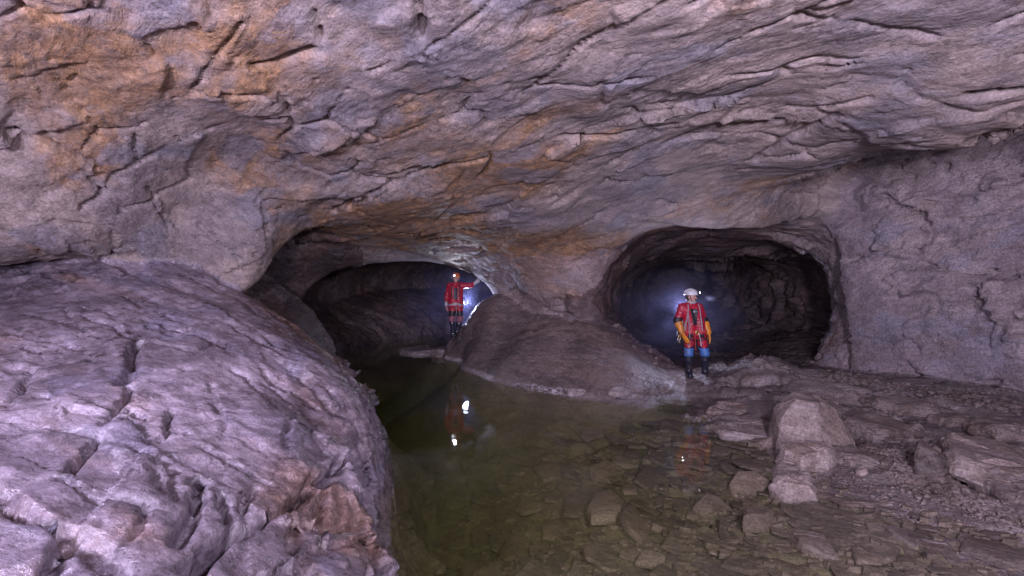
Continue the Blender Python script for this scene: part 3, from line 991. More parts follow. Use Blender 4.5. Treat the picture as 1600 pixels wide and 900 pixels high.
rock('rock_slab', 1190, 680, 150, 10, 0.13, M_WETROCK, 'thin wet ledge slab with a light edge along the water', 'slab', 251, n=8, top=0.92, bevel=0.02, rough=0.04, cuts=3, depth=0.7)
for i, (px, py, w, h, lab) in enumerate((
        (1190, 592, 80, 0.26, 'wet shingled hump of rock right of the near caver\'s boots'),
        (1290, 640, 60, 0.16, 'low rough slab behind the biggest boulder'),
        (1480, 655, 110, 0.16, 'low grey slab below the right wall'),
        (1400, 630, 90, 0.14, 'flat rib of rock at the foot of the right wall'),
        (1560, 668, 100, 0.18, 'worn slab at the right edge under the wall'),
        (1330, 715, 90, 0.14, 'thin tilted slab just below the pale brown bridging slab'),
        (1240, 735, 60, 0.10, 'low wet slab under the water edge below the biggest boulder'),
        (1430, 690, 70, 0.24, 'pointed slab at the left end of the long undercut slab'),
        (1345, 655, 80, 0.16, 'sloping slab wedged behind the pale brown bridging slab'),
        (1140, 640, 70, 0.08, 'flat wet slab just in front of the near caver\'s boots'))):
    rock('rock_slab', px, py, w, 14, h, M_WETROCK if i == 0 else M_SHORE, lab, 'slab', 300 + i * 7, n=9, top=0.75, bevel=0.03, rough=0.06, cuts=3, depth=0.7, sink=0.45)

# the paving of small stones: separate pieces sharing a few cut shapes
shapes = [broken_rock('paving_stone', blob_outline(1, random.Random(i).uniform(.55, .95), 5 + i % 4, 400 + i, 0.25), 0.34, 400 + i, 0.90, (0, 0), 0.03, 0.05, 1) for i in range(12)]
shapesD = [m.copy() for m in shapes]
for m in shapes:
    m.materials.append(M_STONE)
for m in shapesD:
    m.materials.append(M_DARKSTONE)
rs = random.Random(77)
placed = []
taken = [(o.location.x, o.location.y, max(o.dimensions.x, o.dimensions.y) * 0.36) for o in COL.objects if o.name.startswith(('stone_', 'boulder', 'rock_slab'))]
n_paved = 0
tries = 0
while n_paved < 290 and tries < 9000:
    tries += 1
    px, py = rs.uniform(690, 1600), 640 + 270 * rs.random() ** 0.75
    # denser to the right; nothing on the dry slabs
    lim = np.interp(px, [690, 760, 850, 1000, 1140, 1260, 1400, 1600], [850, 770, 690, 655, 672, 738, 788, 838])
    if py < lim or (px < 900 and rs.random() < 0.45):
        continue
    l, nn = spot(px, py)
    if l is None or l.z > 0.16:
        continue
    r = rs.choice((0.11, 0.14, 0.17, 0.21, 0.26, 0.32)) * rs.uniform(0.85, 1.25)
    if any((l.x - a) ** 2 + (l.y - b) ** 2 < (r * 0.5 + c) ** 2 for a, b, c in taken) or any((l.x - a) ** 2 + (l.y - b) ** 2 < ((r + c) * 0.55) ** 2 for a, b, c in placed):
        continue
    placed.append((l.x, l.y, r))
    sub = l.z < -0.03
    k = rs.randrange(12)
    o = bpy.data.objects.new('paving_stone', (shapes if sub else shapesD)[k])
    o.location = (l.x, l.y, l.z - (0.10 if sub else 0.16) * r)
    o.scale = (r, r, r * rs.uniform(0.35, 0.7))
    o.rotation_euler = (rs.uniform(-.14, .14), rs.uniform(-.14, .14), rs.uniform(0, 6.28))
    COL.objects.link(o)
    if sub:
        tag(o, 'plain flat brown stone, one of the many small ones paving the pool bed', 'stone', 'small flat stones paving the pool bed')
    else:
        tag(o, 'plain flat dark stone, one of many lying on the wet shore at lower right', 'stone', 'small flat stones on the wet shore')
    n_paved += 1

# still smaller chips filling the gaps between them: one mass
def litter():
    r = random.Random(3)
    V, Fc = [], []
    n = 0
    while n < 800:
        px, py = r.uniform(680, 1600), 640 + 262 * r.random() ** 0.8
        lim = np.interp(px, [680, 760, 850, 1000, 1140, 1260, 1400, 1600], [850, 770, 690, 650, 668, 736, 786, 836])
        if py < lim:
            continue
        l, nn = spot(px, py)
        n += 1
        if l is None or l.z > 0.12:
            continue
        s = r.choice((0.03, 0.045, 0.06, 0.08)) * r.uniform(.8, 1.3)
        ol = blob_outline(s, s * r.uniform(.5, .95), r.choice((5, 6, 7)), r.random(), 0.25)
        hgt = s * r.uniform(.18, .4)
        tx, ty = r.uniform(-.25, .25), r.uniform(-.25, .25)
        k, m = len(V), len(ol)
        V += [(l.x + x, l.y + y, l.z - 0.02) for x, y in ol]
        V += [(l.x + x * .86, l.y + y * .86, l.z + hgt + tx * x + ty * y) for x, y in ol]
        Fc += [[k + m + i for i in range(m)]] + [[k + i, k + (i + 1) % m, k + m + (i + 1) % m, k + m + i] for i in range(m)]
    me = bpy.data.meshes.new('stone_litter')
    me.from_pydata(V, [], Fc)
    tag(link_mesh('stone_litter', me, M_STONE), 'small stone chips filling the gaps between the flat stones on the pool bed', 'stone chips', None, 'stuff')


litter()
print('paved', n_paved, tries)


# gravel: nobody could count it
def gravel(name, zones, label, mat, seed):
    r = random.Random(seed)
    V, Fc = [], []
    base = [Vector(q).normalized() for q in ((0, 0, 1), (.9, 0, .2), (.3, .9, -.1), (-.8, .5, .1), (-.7, -.6, 0), (.3, -.9, .15), (0, 0, -1))]
    tri = ((0, 1, 2), (0, 2, 3), (0, 3, 4), (0, 4, 5), (0, 5, 1), (6, 2, 1), (6, 3, 2), (6, 4, 3), (6, 5, 4), (6, 1, 5))
    for (poly, n, s0, s1) in zones:
        for _ in range(n):
            t = r.random() * (len(poly) - 1)
            i = int(t)
            f = t - i
            (ax, ay, aw), (bx, by, bw) = poly[i], poly[i + 1]
            px = ax + (bx - ax) * f + r.gauss(0, 1) * 6
            py = ay + (by - ay) * f + r.gauss(0, 0.5) * (aw + (bw - aw) * f)
            l, nn = spot(px, py)
            if l is None or l.y > 12:
                continue
            s = s0 * (s1 / s0) ** (r.random() ** 2.2)
            R = Euler((r.uniform(0, 6), r.uniform(0, 6), r.uniform(0, 6))).to_matrix()
            k = len(V)
            for b in base:
                q = R @ (b * s * r.uniform(.7, 1.2))
                q.z *= 0.65
                V.append(l + q + Vector((0, 0, s * .25)))
            Fc += [tuple(k + j for j in t3) for t3 in tri]
    me = bpy.data.meshes.new(name)
    me.from_pydata(V, [], Fc)
    o = link_mesh(name, me, mat)
    tag(o, label, 'gravel', None, 'stuff')
    return o


gravel('gravel', [([(1310, 700, 22), (1360, 708, 30), (1420, 728, 30), (1440, 745, 24)], 1500, 0.008, 0.055),
                  ([(1390, 742, 14), (1450, 765, 16), (1520, 790, 16), (1600, 812, 14)], 1500, 0.008, 0.05),
                  ([(1260, 730, 14), (1330, 760, 26), (1450, 810, 30), (1600, 850, 30)], 1200, 0.006, 0.03)],
       'loose grey gravel and rock chips spilling between the right shore slabs', M_SHORE, 9)
gravel('rubble', [([(960, 500, 16), (1000, 530, 18), (1050, 565, 14)], 260, 0.02, 0.14), ([(800, 606, 5), (880, 612, 6), (1000, 614, 8), (1050, 612, 10)], 420, 0.01, 0.05),
                  ([(700, 540, 6), (720, 560, 8), (760, 585, 7)], 260, 0.01, 0.06), ([(1290, 585, 8), (1400, 605, 8), (1600, 640, 10)], 700, 0.015, 0.08)],
       'small broken rock along the foot of the mound and of the right wall', M_SHORE, 10)
print('stones', round(time.time() - T0, 1))

# ------------------------------------------------------------------ the two cavers
class Fig:
    """a body as blended round limbs in its own space: x to the picture's right, -y towards the camera, z up from the soles"""
    def __init__(self):
        self.p = {}

    def cap(self, part, a, b, ra, rb=None):
        self.p.setdefault(part, []).append(('c', np.array(a, float), np.array(b, float), ra, ra if rb is None else rb))

    def ell(self, part, c, r, R=None):
        self.p.setdefault(part, []).append(('e', np.array(c, float), np.array(r, float), R, None))

    def mesh(self, name, parts, off=0.0, h=0.009, k=0.03, mask=None, wrinkle=0.0):
        prims = [q for s in parts for q in self.p[s]]
        lo, hi = np.full(3, 9.0), np.full(3, -9.0)
        boxes = []
        for q in prims:
            if q[0] == 'c':
                r = max(q[3], q[4]) + off + 0.06
                a, b = np.minimum(q[1], q[2]) - r, np.maximum(q[1], q[2]) + r
            else:
                r = max(q[2]) + off + 0.06
                a, b = q[1] - r, q[1] + r
            boxes.append((a, b))
            lo, hi = np.minimum(lo, a), np.maximum(hi, b)
        ax = [np.arange(lo[i], hi[i] + h, h) for i in range(3)]
        d = np.full([len(a) for a in ax], 0.5, np.float32)
        for q, (a, b) in zip(prims, boxes):
            sl = tuple(slice(max(0, int((a[i] - lo[i]) / h)), int((b[i] - lo[i]) / h) + 2) for i in range(3))
            X, Y, Z = np.meshgrid(*(ax[i][sl[i]] for i in range(3)), indexing='ij')
            P = np.stack([X, Y, Z], -1)
            if q[0] == 'c':
                ab = q[2] - q[1]
                t = np.clip(((P - q[1]) @ ab) / max(ab @ ab, 1e-9), 0, 1)
                v = np.linalg.norm(P - q[1] - t[..., None] * ab, axis=-1) - (q[3] + (q[4] - q[3]) * t)
            else:
                L = P - q[1]
                if q[3] is not None:
                    L = L @ np.array(q[3])
                v = (np.linalg.norm(L / q[2], axis=-1) - 1) * min(q[2])
            d[sl] = smin(d[sl], v.astype(np.float32), np.float32(k))
        d -= np.float32(off)
        X, Y, Z = np.meshgrid(*ax, indexing='ij')
        if wrinkle:
            d += (wrinkle * (np.sin(Z * 62 + X * 31 + np.sin(Y * 40) * 1.5) * np.sin(X * 47 - Z * 23 + Y * 30) + 0.6 * np.sin(Z * 120 + Y * 77 - X * 60))).astype(np.float32)
        if mask is not None:
            d = smax(d, mask(X, Y, Z).astype(np.float32), np.float32(0.006))
        co, fa, _ = surface_nets(d, *ax)
        me = mesh_np(name, co, fa)
        bm = bmesh.new()
        bm.from_mesh(me)
        bmesh.ops.smooth_vert(bm, verts=bm.verts, factor=0.4, use_axis_x=True, use_axis_y=True, use_axis_z=True)
        bmesh.ops.recalc_face_normals(bm, faces=bm.faces)
        bm.to_mesh(me)
        bm.free()
        return me


M_SKIN = plain('skin', (0.52, 0.30, 0.23), 0.5, noise=0.08)
M_RED = plain('red_suit_fabric', (0.40, 0.008, 0.032), 0.42, noise=0.18, scale=14, bump=0.006)
M_BLACK = plain('black_fabric', (0.012, 0.012, 0.016), 0.5, noise=0.2)
M_YEL = plain('orange_glove_rubber', (0.72, 0.26, 0.015), 0.4, noise=0.12, scale=14)
M_BLUE = plain('blue_knee_pad', (0.055, 0.16, 0.42), 0.5, noise=0.2)
M_BOOT = plain('dark_boot_rubber', (0.016, 0.017, 0.030), 0.28, noise=0.2)
M_WHITE = plain('white_helmet_shell', (0.72, 0.72, 0.74), 0.35, noise=0.06, scale=10)
M_ORANGE = plain('orange_helmet_shell', (0.62, 0.13, 0.02), 0.35, noise=0.08, scale=10)
M_GREY = plain('grey_cloth', (0.42, 0.40, 0.42), 0.7)
M_PALEC = plain('pale_sleeve_cloth', (0.50, 0.47, 0.50), 0.7)
M_PINK = plain('pinkish_glove', (0.55, 0.25, 0.24), 0.6)
M_STRAP = plain('harness_webbing', (0.30, 0.28, 0.30), 0.5, noise=0.3, scale=60)
M_METAL = plain('carabiner_metal', (0.65, 0.45, 0.16), 0.3, 0.9, noise=0.1)
M_STEEL = plain('steel', (0.5, 0.5, 0.52), 0.3, 0.9, noise=0.1)
M_EYE = plain('eye', (0.03, 0.02, 0.02), 0.2, noise=0.0)
M_LIP = plain('lips', (0.36, 0.13, 0.12), 0.5, noise=0.05)
M_HAIR = plain('brown_hair', (0.05, 0.03, 0.02), 0.6, noise=0.3, scale=60)
M_LENS = glow("headlamp_light", (0.85, 0.88, 1.0), 9.0)
M_BEAM = glow('backlight_lens', (0.75, 0.80, 1.0), 30.0)


def hand(F, part, wrist, tip, palm_n, thumb_side, curl=0.25, fat=1.0):
    """palm and five bent fingers from wrist towards tip"""
    w, t = Vector(wrist), Vector(tip)
    ax = (t - w).normalized()
    L = (t - w).length
    nrm = Vector(palm_n)
    nrm = (nrm - ax * nrm.dot(ax)).normalized()
    side = ax.cross(nrm).normalized() * thumb_side
    for s in (-0.026, -0.009, 0.009, 0.026):
        F.cap(part, w + side * s * 0.7, w + ax * L * 0.52 + side * s * 1.15, 0.016 * fat, 0.0135 * fat)
    for s, ln in ((0.034, 0.42), (0.0115, 0.50), (-0.0115, 0.46), (-0.033, 0.36)):
        k0 = w + ax * L * 0.50 + side * s * 1.15
        a1 = (ax + nrm * curl * 0.6).normalized()
        a2 = (ax + nrm * curl * 1.8).normalized()
        a3 = (ax + nrm * curl * 3.2).normalized()
        k1 = k0 + a1 * L * ln * 0.42
        k2 = k1 + a2 * L * ln * 0.33
        k3 = k2 + a3 * L * ln * 0.25
        F.cap(part, k0, k1, 0.0105 * fat, 0.0095 * fat)
        F.cap(part, k1, k2, 0.0095 * fat, 0.0085 * fat)
        F.cap(part, k2, k3, 0.0085 * fat, 0.0075 * fat)
    b0 = w + ax * L * 0.16 + side * 0.026
    b1 = b0 + (side * 0.7 + ax * 0.75 + nrm * 0.35).normalized() * L * 0.24
    b2 = b1 + (ax * 0.9 + side * 0.25 + nrm * 0.4).normalized() * L * 0.20
    F.cap(part, b0, b1, 0.014 * fat, 0.0115 * fat)
    F.cap(part, b1, b2, 0.0115 * fat, 0.0095 * fat)


def seg(me_name, pts, r, mat, parent, res=6, closed=False):
    cu = bpy.data.curves.new(me_name, 'CURVE')
    cu.dimensions = '3D'
    cu.bevel_depth = r
    cu.bevel_resolution = 2
    sp = cu.splines.new('POLY')
    sp.points.add(len(pts) - 1)
    for p, q in zip(sp.points, pts):
        p.co = (*q, 1)
    sp.use_cyclic_u = closed
    tmp = bpy.data.objects.new(me_name, cu)
    me = bpy.data.meshes.new_from_object(tmp)
    bpy.data.objects.remove(tmp)
    me.polygons.foreach_set('use_smooth', [True] * len(me.polygons))
    return link_mesh(me_name, me, mat, parent)


def sphere(name, c, r, mat, parent, squash=(1, 1, 1), rz=0.0):
    bm = bmesh.new()
    bmesh.ops.create_uvsphere(bm, u_segments=20, v_segments=12, radius=1)
    for v in bm.verts:
        v.co = Vector((v.co.x * r * squash[0], v.co.y * r * squash[1], v.co.z * r * squash[2]))
    for f in bm.faces:
        f.smooth = True
    me = bpy.data.meshes.new(name)
    bm.to_mesh(me)
    bm.free()
    o = link_mesh(name, me, mat, parent, c)
    o.rotation_euler = (0, 0, rz)
    return o


def box(name, c, size, mat, parent, rz=0.0, bevel=0.006, rx=0.0):
    bm = bmesh.new()
    bmesh.ops.create_cube(bm, size=1)
    for v in bm.verts:
        v.co = Vector((v.co.x * size[0], v.co.y * size[1], v.co.z * size[2]))
    bmesh.ops.bevel(bm, geom=list(bm.edges), offset=bevel, segments=2, affect='EDGES', profile=0.6)
    me = bpy.data.meshes.new(name)
    bm.to_mesh(me)
    bm.free()
    o = link_mesh(name, me, mat, parent, c)
    o.rotation_euler = (rx, 0, rz)
    return o


def caver(J, loc, label, helmet_mat, yaw, look):
    root = empty('person', loc)
    tag(root, label, 'person', 'cavers standing in the passages')
    F = Fig()
    V = Vector
    # trunk, two columns side by side so that it is wider than deep
    hL, hR, sL, sR, nk, hd = (V(J[k]) for k in ('hipL', 'hipR', 'shL', 'shR', 'neck', 'head'))
    wc = (hL + hR) / 2 + V((0, 0, 0.20))
    for h_, s_ in ((hL, sL), (hR, sR)):
        inner_s = s_.lerp(nk, 0.45) - V((0, 0, 0.10))
        inner_w = wc.lerp(h_ + V((0, 0, 0.20)), 0.75)
        F.cap('trunk', h_ + V((0, 0, 0.0)), inner_w, 0.105, 0.098)
        F.cap('trunk', inner_w, inner_s, 0.098, 0.112)
        F.cap('trunk', s_.lerp(nk, 0.15) - V((0, 0, 0.015)), nk - V((0, 0, 0.03)), 0.062, 0.058)
    F.cap('trunk', hL, hR, 0.11)
    for sd in 'LR':
        sh, el, wr = (V(J[k + sd]) for k in ('sh', 'el', 'wr'))
        F.cap('arm' + sd, sh, el, 0.062, 0.045)
        F.cap('arm' + sd, el, wr, 0.044, 0.031)
        hp, kn, an, to = (V(J[k + sd]) for k in ('hip', 'kn', 'an', 'toe'))
        F.cap('thigh' + sd, hp, kn, 0.090, 0.060)
        F.cap('shin' + sd, kn, kn.lerp(an, 0.35), 0.056, 0.058)
        F.cap('shin' + sd, kn.lerp(an, 0.35), an, 0.058, 0.038)
        F.cap('foot' + sd, an + V((0, 0.03, -0.025)), to, 0.040, 0.034)
        F.cap('foot' + sd, an, an + V((0, 0.02, -0.04)), 0.042, 0.04)
        hand(F, 'hand' + sd, wr, V(J['tip' + sd]), J['palm' + sd], J['thumb' + sd], J.get('curl' + sd, 0.25))
        F.cap('sleeve' + sd, sh, el, 0.066, 0.050)
        F.cap('sleeve' + sd, el, el.lerp(wr, 0.34), 0.050, 0.047)
        F.cap('fore' + sd, el.lerp(wr, J.get('cuff', 0.15)), wr, 0.042, 0.033)
    # head
    Rz = Matrix.Rotation(yaw, 3, 'Z') @ Matrix.Rotation(J.get('nod', 0.0), 3, 'X')
    Rn = np.array(Rz)

    def hp_(x, y, z):
        return hd + Rz @ V((x, y, z))
    F.cap('head', nk - V((0, 0, 0.04)), hd + Rz @ V((0, 0.02, -0.05)), 0.056, 0.052)
    F.ell('head', hp_(0, 0.012, 0.03), (0.075, 0.095, 0.092), Rn)
    F.ell('head', hp_(0, -0.012, -0.045), (0.057, 0.070, 0.075), Rn)
    F.ell('head', hp_(0, -0.052, -0.088), (0.030, 0.030, 0.026), Rn)
    F.cap('face', hp_(0, -0.082, 0.012), hp_(0, -0.105, -0.028), 0.009, 0.014)
    F.cap('face', hp_(-0.034, -0.070, 0.022), hp_(0.034, -0.070, 0.022), 0.013)
    F.cap('face', hp_(-0.040, -0.058, -0.03), hp_(-0.030, -0.062, -0.035), 0.018)
    F.cap('face', hp_(0.040, -0.058, -0.03), hp_(0.030, -0.062, -0.035), 0.018)
    for s in (-1, 1):
        F.ell('face', hp_(0.076 * s, 0.010, -0.010), (0.012, 0.022, 0.034), Rn)
    allp = ['trunk', 'head', 'face'] + [a + s for s in 'LR' for a in ('arm', 'thigh', 'shin', 'foot', 'hand')]
    link_mesh('body', F.mesh('body', allp, 0.0, 0.008, 0.014), M_SKIN, root)
    for s in (-1, 1):
        sphere('eye', hp_(0.032 * s, -0.077, 0.004), 0.0115, M_EYE, root, (1.25, .7, .8), yaw)
    sphere('mouth', hp_(0, -0.0815, -0.062), 0.022, M_LIP, root, (1.0, .35, .28), yaw)
    # helmet
    H = Fig()
    H.ell('shell', hp_(0, 0.012, 0.055), (0.112, 0.138, 0.112), Rn)
    zc = Rz @ V((0, 0, 1))
    base = hp_(0, 0, 0.045)

    def above(X, Y, Z):
        return -((X - base.x) * zc.x + (Y - base.y) * zc.y + (Z - base.z) * zc.z)
    hel = link_mesh('helmet', H.mesh('helmet', ['shell'], 0.0, 0.007, 0.01, above), helmet_mat, root)
    rim = [hp_(0.116 * math.cos(a), 0.012 + 0.142 * math.sin(a), 0.047) for a in np.linspace(0, 2 * math.pi, 28, endpoint=False)]
    seg('brim', rim, 0.007, helmet_mat, hel, closed=True)
    for q in (-0.05, 0, 0.05):
        seg('ridge', [hp_(q, 0.012 + 0.13 * math.cos(a), 0.055 + 0.112 * math.sqrt(max(0, 1 - (q / 0.112) ** 2)) * math.sin(a)) for a in np.linspace(0.5, 2.6, 10)], 0.006, helmet_mat, hel)
    la = J.get('lamp_az', 0.0)
    lp = hp_(0.128 * math.sin(la), 0.012 - 0.150 * math.cos(la), 0.088)
    hl = box('headlamp', lp, (0.062, 0.045, 0.044), M_BLACK, hel, yaw + la)
    fwd = Rz @ V((math.sin(la), -math.cos(la), 0))
    sphere('lens', lp + fwd * 0.024, 0.021, M_LENS, hl, (1, .45, 1), yaw + la)
    hl.matrix_world  # placed in the helmet's own space
    bpy.context.view_layer.update()
    for ch in hl.children:
        ch.matrix_parent_inverse = hl.matrix_basis.inverted()
    for s in (-1, 1):
        seg('chin_strap', [hp_(0.088 * s, -0.01, 0.05), hp_(0.080 * s, -0.025, -0.04), hp_(0.045 * s, -0.05, -0.105), hp_(0.0, -0.062, -0.118)], 0.006, M_BLACK, hel)
    H.ell('hair', hp_(0, 0.045, 0.005), (0.082, 0.078, 0.085), Rn)
    link_mesh('hair', H.mesh('hair', ['hair'], 0.004, 0.008, 0.01, lambda X, Y, Z: Z - (hd.z + 0.05)), M_HAIR, root)
    return root, F, hp_


# ---- the near one: white helmet, red suit, orange gauntlets, blue knee pads
xr, yr = at(1088, 592, 10.4)[:2]
zr = cast.drop(xr, yr, 2.0)
JR = dict(hipL=(-.135, .0, .88), hipR=(.075, .0, .88), shL=(-.285, .0, 1.405), shR=(.055, .02, 1.40), neck=(-.115, .01, 1.475), head=(-.105, -.01, 1.615),
          elL=(-.375, .02, 1.135), elR=(.165, .03, 1.13), wrL=(-.315, -.08, .90), wrR=(.225, -.07, .90), tipL=(-.235, -.16, .72), tipR=(.245, -.13, .71),
          palmL=(.8, .3, 0), palmR=(-.8, .3, 0), thumbL=-1, thumbR=1, knL=(-.165, -.03, .475), knR=(.165, -.03, .475), anL=(-.135, .03, .09), anR=(.185, .03, .09),
          toeL=(-.165, -.13, .038), toeR=(.235, -.12, .038), cuff=0.05, lamp_az=0.35, curlL=0.12, curlR=0.2)
rootR, F, hp_ = caver(JR, (xr, yr, zr), 'near caver in white helmet, red suit and orange gauntlets looking right', M_WHITE, rad(48), None)
front = lambda Y, y0=-0.02: Y - y0
suit = ['trunk', 'sleeveL', 'sleeveR', 'thighL', 'thighR']
link_mesh('suit', F.mesh('suit', suit, 0.024, 0.009, 0.018, lambda X, Y, Z: 0.60 - Z + 0.02 * np.sin(X * 40), 0.0035), M_RED, rootR)
# collar, panels and patches
link_mesh('scarf', F.mesh('scarf', ['head'], 0.020, 0.009, 0.02, lambda X, Y, Z: np.abs(Z - 1.492) - 0.036, 0.003), M_GREY, rootR)
for s in 'LR':
    link_mesh('elbow_patch', F.mesh('elbow_patch', ['sleeve' + s], 0.031, 0.008, 0.02, lambda X, Y, Z: np.abs(Z - 1.125) - 0.08, 0.002), M_BLACK, rootR)
    G = Fig()
    el, wr, tip = (Vector(JR[k + s]) for k in ('el', 'wr', 'tip'))
    G.cap('g', el.lerp(wr, 0.30), wr, 0.070, 0.052)
    G.cap('g', el.lerp(wr, 0.24), el.lerp(wr, 0.32), 0.080, 0.079)
    hand(G, 'g', wr, tip + (tip - wr) * 0.12, JR['palm' + s], JR['thumb' + s], JR['curl' + s], 1.25)
    link_mesh('glove', G.mesh('glove', ['g'], 0.002, 0.0055, 0.012, None, 0.0015), M_YEL, rootR)
    link_mesh('legging', F.mesh('legging', ['thigh' + s, 'shin' + s], 0.012, 0.009, 0.03, lambda X, Y, Z: np.maximum(Z - 0.66, 0.30 - Z), 0.002), M_BLACK, rootR)
    link_mesh('knee_pad', F.mesh('knee_pad', ['thigh' + s, 'shin' + s], 0.027, 0.009, 0.03, lambda X, Y, Z: np.abs(Z - 0.50) - 0.085, 0.003), M_BLUE, rootR)
    bt = link_mesh('boot', F.mesh('boot', ['shin' + s, 'foot' + s], 0.020, 0.009, 0.03, lambda X, Y, Z: np.maximum(Z - 0.40, -Z), 0.002), M_BOOT, rootR)
    link_mesh('sole', F.mesh('sole', ['foot' + s], 0.026, 0.009, 0.03, lambda X, Y, Z: np.maximum(Z - 0.03, 0.002 - Z)), M_BLACK, bt)
link_mesh('chest_panel', F.mesh('chest_panel', ['trunk'], 0.030, 0.009, 0.04, lambda X, Y, Z: np.maximum.reduce([Y, np.abs(X + 0.085 + (1.30 - Z) * -0.06) - (0.045 + 0.16 * np.clip(Z - 1.13, 0, .3)), np.abs(Z - 1.22) - 0.16])), M_BLACK, rootR)
for x in (-0.155, 0.07):
    link_mesh('pocket', F.mesh('pocket', ['trunk', 'thighL', 'thighR'], 0.030, 0.009, 0.04, lambda X, Y, Z: np.maximum.reduce([Y, np.abs(X - x) - 0.05, np.abs(Z - 0.835) - 0.042])), M_BLACK, rootR)
link_mesh('belt', F.mesh('belt', ['trunk'], 0.034, 0.009, 0.04, lambda X, Y, Z: np.abs(Z - 0.925 - 0.03 * X) - 0.022), plain('red_webbing', (0.5, 0.05, 0.05), 0.5), rootR)
for s, x0 in ((-1, -0.20), (1, 0.03)):
    link_mesh('chest_strap', F.mesh('chest_strap', ['trunk'], 0.034, 0.009, 0.04, lambda X, Y, Z: np.maximum.reduce([Y, np.abs(X - (x0 + (Z - 1.42) * -0.10 * s)) - 0.013, np.abs(Z - 1.20) - 0.27])), M_STRAP, rootR)
link_mesh('leg_loop', F.mesh('leg_loop', ['thighL'], 0.034, 0.009, 0.04, lambda X, Y, Z: np.abs(Z - 0.76 + 0.3 * (X + .13)) - 0.016), M_BLACK, rootR)
link_mesh('leg_loop', F.mesh('leg_loop', ['thighR'], 0.034, 0.009, 0.04, lambda X, Y, Z: np.abs(Z - 0.76 - 0.3 * (X - .1)) - 0.016), M_BLACK, rootR)


def ring(c, rx, rz_, r, mat, parent, name='carabiner', rot=0.0):
    return seg(name, [(c[0] + rx * math.cos(a) * math.cos(rot), c[1] + rx * math.cos(a) * math.sin(rot), c[2] + rz_ * math.sin(a)) for a in np.linspace(0, 2 * math.pi, 14, endpoint=False)], r, mat, parent, closed=True)


ring((-.035, -.155, .905), 0.032, 0.040, 0.010, M_METAL, rootR)
box('buckle', (-.035, -.150, .925), (0.06, 0.02, 0.045), M_METAL, rootR)
box('chest_buckle', (-.07, -.152, 1.325), (0.075, 0.025, 0.035), M_STEEL, rootR)
for i, (x, z) in enumerate(((-.345, .80), (-.36, .74), (-.335, .70), (-.37, .85))):
    ring((x, -.02 + 0.03 * i, z), 0.022, 0.048, 0.008, M_STEEL if i % 2 else M_METAL, rootR, rot=0.5 * i)
seg('gear_sling', [(-.25, .02, .93), (-.33, .03, .90), (-.36, .0, .80), (-.37, .02, .70), (-.33, .04, .64), (-.30, .04, .72), (-.31, .0, .86)], 0.017, M_BLACK, rootR)
seg('lanyard', [(-.215, -.125, 1.34), (-.205, -.15, 1.2), (-.20, -.155, 1.05), (-.19, -.145, .90), (-.185, -.14, .80)], 0.009, M_STRAP, rootR)
seg('lanyard', [(.0, -.14, .92), (.02, -.15, .80), (.045, -.15, .68), (.055, -.145, .62), (.035, -.145, .66), (.03, -.15, .75)], 0.008, M_GREY, rootR)
seg('lanyard', [(-.07, -.15, .90), (-.075, -.155, .75), (-.07, -.15, .60), (-.06, -.15, .55)], 0.008, plain('red_cord', (0.4, 0.03, 0.02), 0.6), rootR)

# ---- the far one: orange helmet, hand on the rock
xl, yl = at(711, 528, 14.4)[:2]
zl = cast.drop(xl, yl, 2.0)
JL = dict(hipL=(-.06, .0, .86), hipR=(.115, .0, .86), shL=(-.145, .0, 1.41), shR=(.175, .0, 1.41), neck=(.02, .01, 1.475), head=(.03, -.01, 1.61),
          elL=(-.235, .02, 1.12), elR=(.46, .0, 1.42), wrL=(-.24, -.06, .87), wrR=(.585, .03, 1.50), tipL=(-.215, -.10, .69), tipR=(.69, .06, 1.63),
          palmL=(.8, .3, 0), palmR=(.3, .9, 0), thumbL=-1, thumbR=-1, knL=(-.085, -.03, .48), knR=(.15, -.04, .48), anL=(-.05, .0, .09), anR=(.045, -.05, .09),
          toeL=(-.06, -.14, .038), toeR=(-.0, -.20, .038), cuff=0.1, lamp_az=-0.05, curlL=0.3, curlR=0.05)
rootL, F, hp_ = caver(JL, (xl, yl, zl), 'far caver in orange helmet and red suit leaning one hand on the rock', M_ORANGE, rad(-8), None)
link_mesh('suit', F.mesh('suit', ['trunk', 'armL', 'armR', 'thighL', 'thighR'], 0.024, 0.009, 0.018,
                         lambda X, Y, Z: np.maximum.reduce([0.68 - Z, X - 0.53, np.where(X < -0.18, 0.96 - Z, -1)]), 0.0035), M_RED, rootL)
for s in 'LR':
    link_mesh('sleeve', F.mesh('sleeve', ['fore' + s], 0.012, 0.008, 0.02, None, 0.002), M_PALEC, rootL)
    G = Fig()
    hand(G, 'g', JL['wr' + s], JL['tip' + s], JL['palm' + s], JL['thumb' + s], JL['curl' + s], 1.15)
    link_mesh('glove', G.mesh('glove', ['g'], 0.002, 0.0055, 0.012), M_PINK if s == 'L' else M_PALEC, rootL)
    link_mesh('thigh_patch', F.mesh('thigh_patch', ['thigh' + s], 0.027, 0.009, 0.03, lambda X, Y, Z: np.abs(Z - 0.635) - 0.075, 0.002), M_BLACK, rootL)
    link_mesh('knee_pad', F.mesh('knee_pad', ['thigh' + s, 'shin' + s], 0.026, 0.009, 0.03, lambda X, Y, Z: np.abs(Z - 0.485) - 0.075, 0.003), plain('mottled_pad', (0.30, 0.10, 0.13), 0.6, noise=0.5, scale=20), rootL)
    bt = link_mesh('boot', F.mesh('boot', ['shin' + s, 'foot' + s], 0.018, 0.009, 0.03, lambda X, Y, Z: np.maximum(Z - 0.41, -Z), 0.002), M_BOOT, rootL)
link_mesh('chest_panel', F.mesh('chest_panel', ['trunk'], 0.030, 0.009, 0.04, lambda X, Y, Z: np.maximum.reduce([Y, np.abs(X - 0.03) - 0.055, np.abs(Z - 1.20) - 0.16])), M_BLACK, rootL)
